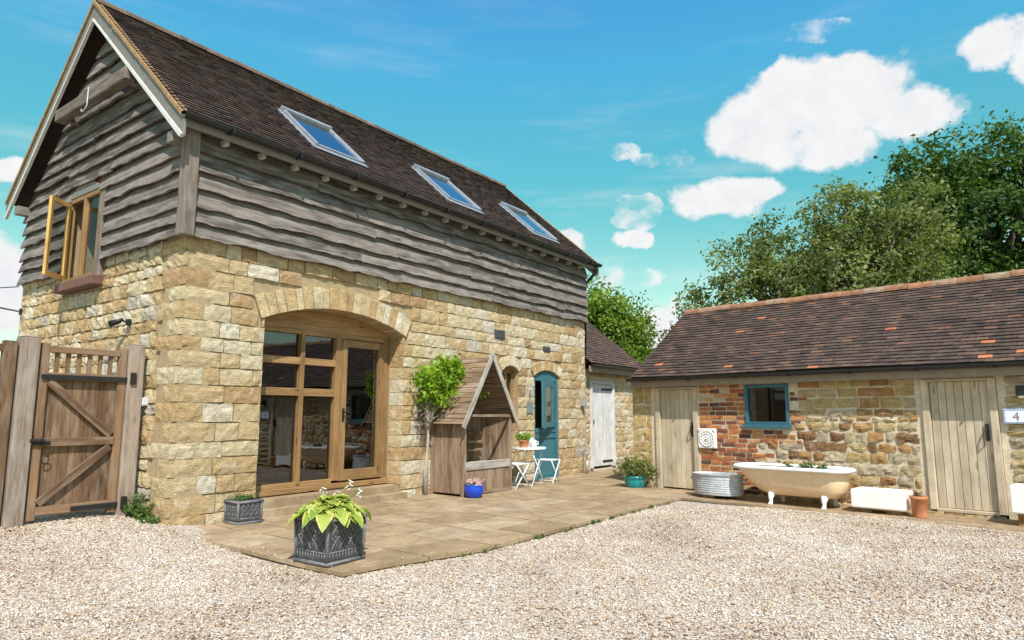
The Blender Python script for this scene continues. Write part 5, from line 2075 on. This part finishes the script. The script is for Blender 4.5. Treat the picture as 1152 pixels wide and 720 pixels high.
def hosta(loc, n, R0, H, seed):
    t = thing('hosta', 'yellow edged green hosta spilling over the large lead planter', 'plant', loc, 0)
    rg = random.Random(seed)
    mb = MB()
    for k in range(n):
        an = k * 2.399 + rg.uniform(-.3, .3)
        f_ = (k + .5) / n
        reach = R0 * (.18 + .82 * f_) * rg.uniform(.85, 1.12)
        up = H * (1.0 - .62 * f_) * rg.uniform(.75, 1.2)
        L = rg.uniform(.15, .21)
        w = L * rg.uniform(.36, .46)
        dr = Vector((math.cos(an), math.sin(an), 0))
        sd_ = Vector((-math.sin(an), math.cos(an), 0))
        p0 = dr * max(0, reach - L * .65) + Vector((0, 0, up * .95))
        p1 = dr * reach + Vector((0, 0, up + .03))
        p2 = dr * (reach + L * (.50 - .16 * f_)) + Vector((0, 0, up - L * (.06 + .60 * f_ * f_)))
        mb.tube([(0, 0, -.02), dr * reach * .2 + Vector((0, 0, up * .5)), p0], [.006, .005, .004], 5, tone=.3)
        rows = 8
        vs = []
        for i in range(rows + 1):
            u = i / rows
            c0 = p0.lerp(p1, u).lerp(p1.lerp(p2, u), u)
            ww = w * (math.sin(math.pi * min(1, u * .92 + .08)) ** .75) * (1 - .25 * u)
            if i == rows:
                ww = .002
            for j, q_ in enumerate((-1, -.72, 0, .72, 1)):
                cup = .22 * ww * q_ * q_ + .006 * math.sin(u * 22 + q_ * 3)
                vs.append(c0 + sd_ * ww * q_ + Vector((0, 0, cup)))
        fs, tn = [], []
        ttt = rg.uniform(.15, .75)
        for i in range(rows):
            for j in range(4):
                fs.append((i * 5 + j, i * 5 + j + 1, i * 5 + j + 6, i * 5 + j + 5))
                tn.append(rg.uniform(.7, 1.0) if j in (0, 3) else ttt)
        mb.add(vs, fs, tn)
    mb.build('leaf', M['leaf_hosta'], t, smooth=True, fix=False)
    mb = MB()
    fl = MB()
    for dx, dy, hh in ((-.10, .05, .30), (.14, .12, .36), (.26, .02, .30), (.02, .1, .26)):
        mb.tube([(0, 0, 0), (dx * .5, dy * .5, hh * .65), (dx, dy, hh)], [.004, .0035, .002], 5, tone=.4)
        for q_ in range(5):
            fl.tube([(dx + rg.uniform(-.015, .015), dy + rg.uniform(-.015, .015), hh - .018 * q_), (dx + rg.uniform(-.04, .04), dy + rg.uniform(-.04, .04), hh - .018 * q_ - .02)], [.003, .0065], 5, tone=rg.random())
    mb.build('flower_stalk', M['leaf_hosta'], t)
    fl.build('flower', M['petal_w'], t)
    return t


hosta(P1 + Vector((0, 0, .40)), 95, .33, .20, 3)
t = thing('creeping_plant', 'low green creeping plant filling the smaller lead planter', 'plant', P2 + Vector((0, 0, .27)), 0)
leaves('leaf', [(0, 0, .015, .12, .12, .035)], 700, .03, M['leaf_weed'], t, 8, .03, 8, shell=.1)

# weeds along the foot of the gable
for i, (x, y, z, rx, rz_h, n) in enumerate(((-.10, .52, .20, .13, .20, 600), (-.10, .33, .17, .12, .11, 380), (-.12, .12, .12, .11, .07, 340))):
    lab = ['leafy green weed climbing the foot of the hinge gate post', 'low green weed at the foot of the gable halfway from the gate to the corner', 'low green weed growing at the bottom corner of the barn'][i]
    t = thing('weed', lab, 'plant', Wb(x, y, z - .02), 0, 'weeds along the foot of the barn gable')
    leaves('leaf', [(0, 0, rz_h * .45, rx, rx, rz_h)], n, .040, M['leaf_weed'], t, 20 + i, .04, 8, shell=.1)
    mb = MB()
    for k in range(7):
        a = random.uniform(0, 6.28)
        mb.tube([(0, 0, -.03), (.05 * math.cos(a), .05 * math.sin(a), rz_h * .5), (.11 * math.cos(a), .11 * math.sin(a), rz_h * 1.0)], [.004, .003, .002], 5)
    mb.build('stem', M['leaf_weed'], t)

# tufts of grass and moss in the seam between patio and gravel
rg_ = random.Random(15)
bl = []
for k in range(24):
    x = rg_.choice([rg_.uniform(.6, 7.2), rg_.uniform(3.2, 6.6)])
    bl.append((x, -3.43 * (.905 + .095 * sstep(0, 1.8, x)) + rg_.uniform(-.02, .015), -.03, rg_.uniform(.03, .09), .02, rg_.uniform(.012, .03)))
o, _ = leaves('edge_grass', bl, 1100, .024, M['leaf_weed'], None, 51, .022, 10, shell=.1)
o.location = Wb(0, 0, 0)
o.rotation_euler = (0, 0, B_RZ)
tag(o, 'sparse grass and moss along the edge between patio and gravel', None, kind='stuff')

# ------------------------------------------------------------------ things along the outbuilding
pot('glazed_pot', 'glossy aqua pot standing at the left corner of the outbuilding', Wo(.10, -.30, -.01), [(.13, 0), (.17, .06), (.20, .14), (.21, .20), (.225, .205), (.225, .23), (.20, .23), (.19, .18)], M['aqua'])
t = thing('evergreen_shrub', 'bushy dark green shrub growing in the aqua pot', 'shrub', Wo(.10, -.30, .2), 0)
leaves('foliage', [(0, 0, .20, .28, .26, .20), (-.14, -.05, .14, .24, .22, .14), (.16, -.05, .10, .24, .20, .14)], 1700, .055, M['leaf_olive'], t, 12, .07, 14, shell=.3)
mb = MB()
for k in range(8):
    a = k * .8
    mb.tube([(0, 0, -.03), (.08 * math.cos(a), .08 * math.sin(a), .1), (.2 * math.cos(a), .2 * math.sin(a), .25)], [.008, .006, .003], 5)
mb.build('stem', M['bark'], t)

# plaster relief plaque
t = thing('relief_plaque', 'square white carved relief plaque on the brick wall', 'plaque', Wo(1.445, -.012, .93), O_RZ)
mb = MB()
mb.box(-.172, .172, -.035, .01, -.172, .172)
mb.build('slab', M['plaster'], t, bevel=.008)
mb = MB()
for (rad_, r_) in ((.135, .012), (.085, .012), (.045, .013)):
    mb.tube([(rad_ * math.cos(a), -.036, rad_ * math.sin(a)) for a in np.linspace(0, 2 * math.pi, 25)], r_, 6, caps=False)
for k in range(14):
    a = k * 2 * math.pi / 14
    p = Vector((.11 * math.cos(a), -.036, .11 * math.sin(a)))
    mb.tube([p, p + Vector((.028 * math.cos(a + 1.1), -.004, .028 * math.sin(a + 1.1)))], [.013, .005], 6)
for sx in (-1, 1):
    for sz_ in (-1, 1):
        for q_ in range(3):
            mb.tube([(sx * .145, -.036, sz_ * .145), (sx * (.145 - .03 * math.sin(q_ * 1.5)), -.042, sz_ * (.145 - .03 * math.cos(q_ * 1.5)))], [.012, .006], 6)
mb.tube([(-.02, -.034, -.02), (.0, -.05, .0), (.02, -.034, .03)], [.015, .022, .012], 8)
mb.build('carving', M['plaster'], t, smooth=True)

# galvanised tub
t = thing('galvanised_tub', 'oval ribbed galvanised steel tub in front of the brick wall', 'tub', Wo(1.86, -.50, .05), O_RZ)
mb = MB()
prof = [(.001, .0), (.96, .0)]
for i in range(7):
    z = .03 + .034 * i
    prof += [(.965 + .0, z), (.985, z + .017)]
prof += [(.97, .28), (.985, .31), (1.03, .315), (1.035, .33), (1.0, .332), (.965, .31), (.93, .03), (.001, .03)]
mb.lathe(prof, n=44, sx=.43, sy=.27)
mb.build('shell', M['galv'], t, smooth=False)
for sx in (-1, 1):
    mb = MB()
    mb.tube([(sx * .43, -.06, .22), (sx * .48, -.05, .25), (sx * .48, .05, .25), (sx * .43, .06, .22)], .009, 6)
    mb.build('handle', M['galv'], t)

# cast iron bath
t = thing('rolltop_bath', 'cream and white rolltop bath on claw feet by the stone wall', 'bath', Wo(3.10, -.52, -.01), O_RZ)


def bath_loop(xl, xr, hw_, nl=10, nr_=10):
    pts = []
    for i in range(nr_ + 1):
        a = -math.pi / 2 + math.pi * i / nr_
        rx = min(hw_ * .72, .30)
        pts.append((xr - rx + rx * math.cos(a), hw_ * math.copysign(abs(math.sin(a)) ** .75, math.sin(a))))
    for i in range(nl + 1):
        a = math.pi / 2 + math.pi * i / nl
        rx = hw_ * 1.0
        pts.append((xl + rx + rx * math.cos(a), hw_ * math.sin(a)))
    return pts


levels = [(.145, -.28, .58, .13), (.15, -.36, .66, .17), (.18, -.46, .72, .215), (.25, -.58, .765, .255), (.36, -.70, .79, .285), (.46, -.79, .80, .305), (.545, -.85, .805, .32)]
mb = MB()
loops = [[(x, y, z) for x, y in bath_loop(xl, xr, hw_)] for z, xl, xr, hw_ in levels]
m_ = len(loops[0])


def skin(mb, loops, tone=.5, cap=False):
    vs = [p for l in loops for p in l]
    m_ = len(loops[0])
    fs = [(i * m_ + k, i * m_ + (k + 1) % m_, (i + 1) * m_ + (k + 1) % m_, (i + 1) * m_ + k) for i in range(len(loops) - 1) for k in range(m_)]
    if cap:
        fs.append(tuple(range(m_)))
    mb.add(vs, fs, tone)


skin(mb, loops, cap=True)
mb.build('body', M['cream'], t, smooth=True)
mb = MB()
inner = [[(x * .985 + .0, y * .93, z - .012 if z > .5 else z + .015) for x, y, z in l] for l in loops]
skin(mb, inner, cap=True)
rim = []
base = [(x, y) for x, y in bath_loop(-.85, .805, .32)]
rimo = bath_loop(-.925, .885, .365)
nsec = 8
ls_ = []
for k in range(nsec + 1):
    a = math.pi * k / nsec
    l = []
    for (xi, yi), (xo, yo) in zip(base, rimo):
        f_ = .5 - .5 * math.cos(a)
        l.append((xi * .97 + (xo - xi * .97) * f_, yi * .93 + (yo - yi * .93) * f_, .545 + .036 * math.sin(a) - (.022 if k == nsec else 0)))
    ls_.append(l)
ls_.append([(x, y, .528) for x, y in [((a[0] * .4 + b[0] * .6), (a[1] * .4 + b[1] * .6)) for a, b in zip(base, rimo)]])
ls_.append([(x, y, .545) for x, y in base])
skin(mb, ls_)
mb.build('rim', M['enamel'], t, smooth=True)
for fx in (-.26, .52):
    for fy in (-.17, .17):
        mb = MB()
        s_ = 1 if fy > 0 else -1
        mb.tube([(fx, fy * .75, .21), (fx, fy * 1.15, .155), (fx, fy * 1.34, .10), (fx, fy * 1.28, .055), (fx, fy * 1.36, .025), (fx, fy * 1.5, .012)], [.058, .054, .036, .026, .034, .026], 8)
        for q_ in (-1, 0, 1):
            mb.tube([(fx + q_ * .012, fy * 1.36, .022), (fx + q_ * .026, fy * 1.36 + s_ * .035, .012)], [.016, .010], 6)
        mb.build('claw_foot', M['enamel'], t, smooth=True)
mb = MB()
lp = [(x * .93, y * .85) for x, y in bath_loop(-.80, .78, .31)]
mb.add([(x, y, .50) for x, y in lp], [tuple(range(len(lp)))], .5)
o = mb.build('bath_soil', M['soil'], None)
o.location = t.location
o.rotation_euler = t.rotation_euler
o.parent = None
tag(o, 'dark soil filling the rolltop bath', 'soil')
for i, (x, y, n) in enumerate(((.25, -.05, 200), (.42, .05, 150), (-.1, .1, 60))):
    labs = ['green seedling plant in the middle of the rolltop bath', 'green seedling plant near the right end of the rolltop bath', 'tiny seedling near the sloping end of the rolltop bath']
    q_ = thing('seedling', labs[i], 'plant', Wo(3.10 + x, -.52 + y, .49), 0, 'seedlings in the bath')
    leaves('leaf', [(0, 0, .07, .12, .12, .07)], n, .05, M['leaf_weed'], q_, 30 + i, .04, 8, shell=.1)


def trough(x0, x1, y0, y1, z0, z1, label):
    t = thing('white_trough', label, 'trough', Wo((x0 + x1) / 2, (y0 + y1) / 2, z0), O_RZ, 'white trough sinks')
    w, d, h = (x1 - x0) / 2, (y1 - y0) / 2, z1 - z0
    mb = MB()
    e = .045
    o4 = lambda q, z: [(-w + q, -d + q, z), (w - q, -d + q, z), (w - q, d - q, z), (-w + q, d - q, z)]
    vs = o4(.012, 0) + o4(0, .02) + o4(0, h) + o4(e, h) + o4(e + .01, .06)
    fs = [(0, 3, 2, 1)]
    for i in range(4):
        for k in range(4):
            fs.append((i * 4 + k, i * 4 + (k + 1) % 4, (i + 1) * 4 + (k + 1) % 4, (i + 1) * 4 + k))
    fs.append((16, 17, 18, 19))
    mb.add(vs, fs)
    mb.build('basin', M['enamel'], t, bevel=.01)
    mb = MB()
    mb.add(o4(e + .004, h - .05), [(0, 1, 2, 3)])
    mb.build('soil', M['soil'], t, fix=False)
    return t


trough(3.98, 4.66, -.72, -.30, .055, .31, 'low white ceramic trough on bricks between the bath and the door')
trough(5.80, 6.5, -.62, -.22, .14, .48, 'white ceramic trough at the right edge beside the right hand door')
for i, (x, y, lab) in enumerate(((4.12, -.58, 'brick under the left end of the low white trough'), (4.50, -.58, 'brick under the right end of the low white trough'),
                                 (1.78, -.66, 'brick under the front of the galvanised tub'), (1.78, -.34, 'brick under the back of the galvanised tub'), (5.95, -.5, 'block under the white trough at the right edge'))):
    mb = MB()
    hh = .145 if i == 4 else .06
    mb.box(-.10, .10, -.06, .06, -.045, hh - .008, random.random() * .3)
    o = mb.build('support_brick', M['rubble'], None, bevel=.008)
    o.location = Wo(x, y, 0)
    o.rotation_euler = (0, 0, O_RZ)
    tag(o, lab, 'brick', 'bricks propping the tubs and troughs')

pot('tall_pot', 'tall plain terracotta pot standing by the right end of the low white trough', Wo(4.80, -.62, .0), [(.085, 0), (.098, .22), (.105, .225), (.108, .27), (.095, .27), (.09, .2)], M['terracotta'])
t = thing('dry_plant', 'withered brown plant behind the rim of the tall terracotta pot', 'plant', Wo(4.78, -.60, .25), 0)
leaves('leaf', [(0, 0, .03, .10, .10, .04)], 60, .04, M['bark'], t, 77, .03, 6, shell=.1)

# house number tiles and lamp
t = thing('house_number', 'white tiled house number 45 with blue patterned border beside the right hand door', 'sign', Wo(5.73, -.04, 1.23), O_RZ)
M['tile_white'] = m_plain('white_glazed_tile', (.74, .77, .82), .2, var=.04, bump=.02)
M['tile_blue'] = m_plain('blue_tile_pattern', (.12, .20, .50), .25, var=.3, ns=30)
M['digit'] = m_plain('brown_digit_glaze', (.30, .17, .16), .3)
mb = MB()
mb.box(0, .46, -.012, .02, 0, .19)
mb.build('tile', M['tile_white'], t, bevel=.003)
mb = MB()
rg = random.Random(6)
for i in range(23):
    s_ = .01 + .0198 * i
    for z in (.013, .177):
        mb.box(s_, s_ + .010 + rg.random() * .006, -.0145, -.0122, z - .007, z + .007)
for i in range(9):
    z = .025 + .0165 * i
    for s_ in (.013, .447):
        mb.box(s_ - .008, s_ + .008, -.0145, -.0122, z, z + .009)
mb.build('border', M['tile_blue'], t)
for ch, x in (('4', .10), ('5', .235)):
    cu = bpy.data.curves.new('digit', 'FONT')
    cu.body = ch
    cu.size = .155
    cu.extrude = .001
    tmp = bpy.data.objects.new('digit_src', cu)
    col.objects.link(tmp)
    bpy.context.view_layer.update()
    me = bpy.data.meshes.new_from_object(tmp.evaluated_get(bpy.context.evaluated_depsgraph_get()))
    bpy.data.objects.remove(tmp)
    me.materials.clear()
    me.materials.append(M['digit'])
    o = bpy.data.objects.new('digit', me)
    col.objects.link(o)
    o.parent = t
    o.rotation_euler = (R(90), 0, 0)
    o.location = (x, -.0145, .04)
t = thing('porch_lamp', 'small black lamp under the eaves above the house number', 'lamp', Wo(5.95, -.03, 1.60), O_RZ)
mb = MB()
mb.box(-.05, .05, -.10, .02, -.01, .12)
mb.build('housing', M['black'], t, bevel=.012)
mb = MB()
mb.lathe([(.035, -.012), (.03, -.04), (.001, -.045)], (0, -.055, 0), 14)
mb.build('lens', M['enamel'], t, smooth=True)

# ------------------------------------------------------------------ trees
def at(px, py, dist):
    """only used for trees whose place was measured: returns world x and height at a distance"""
    return px, py


tree('olive_tree', 'broad olive green tree with airy outline just behind the outbuilding roof', (9.9, 21.5, -.2), 2.6, .28,
     [(.6, 0, 5.6, 3.2, 2.6, 2.5), (-2.1, 0, 4.9, 2.4, 2.0, 1.9), (-3.7, .3, 3.9, 1.3, 1.2, 1.4), (2.6, .3, 6.4, 2.2, 2.0, 2.1), (1.2, -.4, 7.9, 1.8, 1.5, 1.3), (-.8, 0, 6.8, 1.8, 1.6, 1.3), (3.6, -.6, 4.6, 2.4, 1.8, 1.8), (3.4, 0, 8.2, 1.4, 1.4, 1.1)],
     50000, .15, 'leaf_olive', 2, .40, per=64, shell=.35, limbs=95)
tree('dark_tree', 'tall dense dark green tree at the right behind the olive green tree', (21.4, 29, -.3), 4.4, .5,
     [(0, 0, 9.4, 4.4, 4.0, 3.4), (-2.4, 0, 11.6, 2.6, 2.4, 2.0), (1.6, 0, 12.6, 3.2, 2.6, 2.2), (3.8, 0, 9.0, 3.2, 3.0, 3.4), (-3.0, 0, 8.0, 2.6, 2.4, 2.6), (0, -1, 6.4, 3.6, 3, 2.0), (5.2, 0, 12.0, 2.8, 2.4, 2.4)],
     72000, .25, 'leaf_dark', 3, .6, per=70, shell=.40, limbs=40)
tree('green_tree', 'bright fresh green tree behind the store between the barn and the outbuilding', (4.1, 24.0, -.2), 2.2, .20,
     [(-.4, 0, 4.2, 1.5, 1.4, 1.5), (-1.5, 0, 4.8, 1.4, 1.3, 1.4), (-.8, .0, 5.4, 1.2, 1.1, .9), (.25, 0, 3.4, .75, .8, 1.1), (-1.2, 0, 3.0, 1.5, 1.2, 1.2), (.15, 0, 4.7, .8, .8, .7)],
     22000, .16, 'leaf_fresh', 4, .35, per=34, shell=.4, hang=.22, limbs=26)

# ------------------------------------------------------------------ last: render hints
S.render.engine = 'CYCLES'
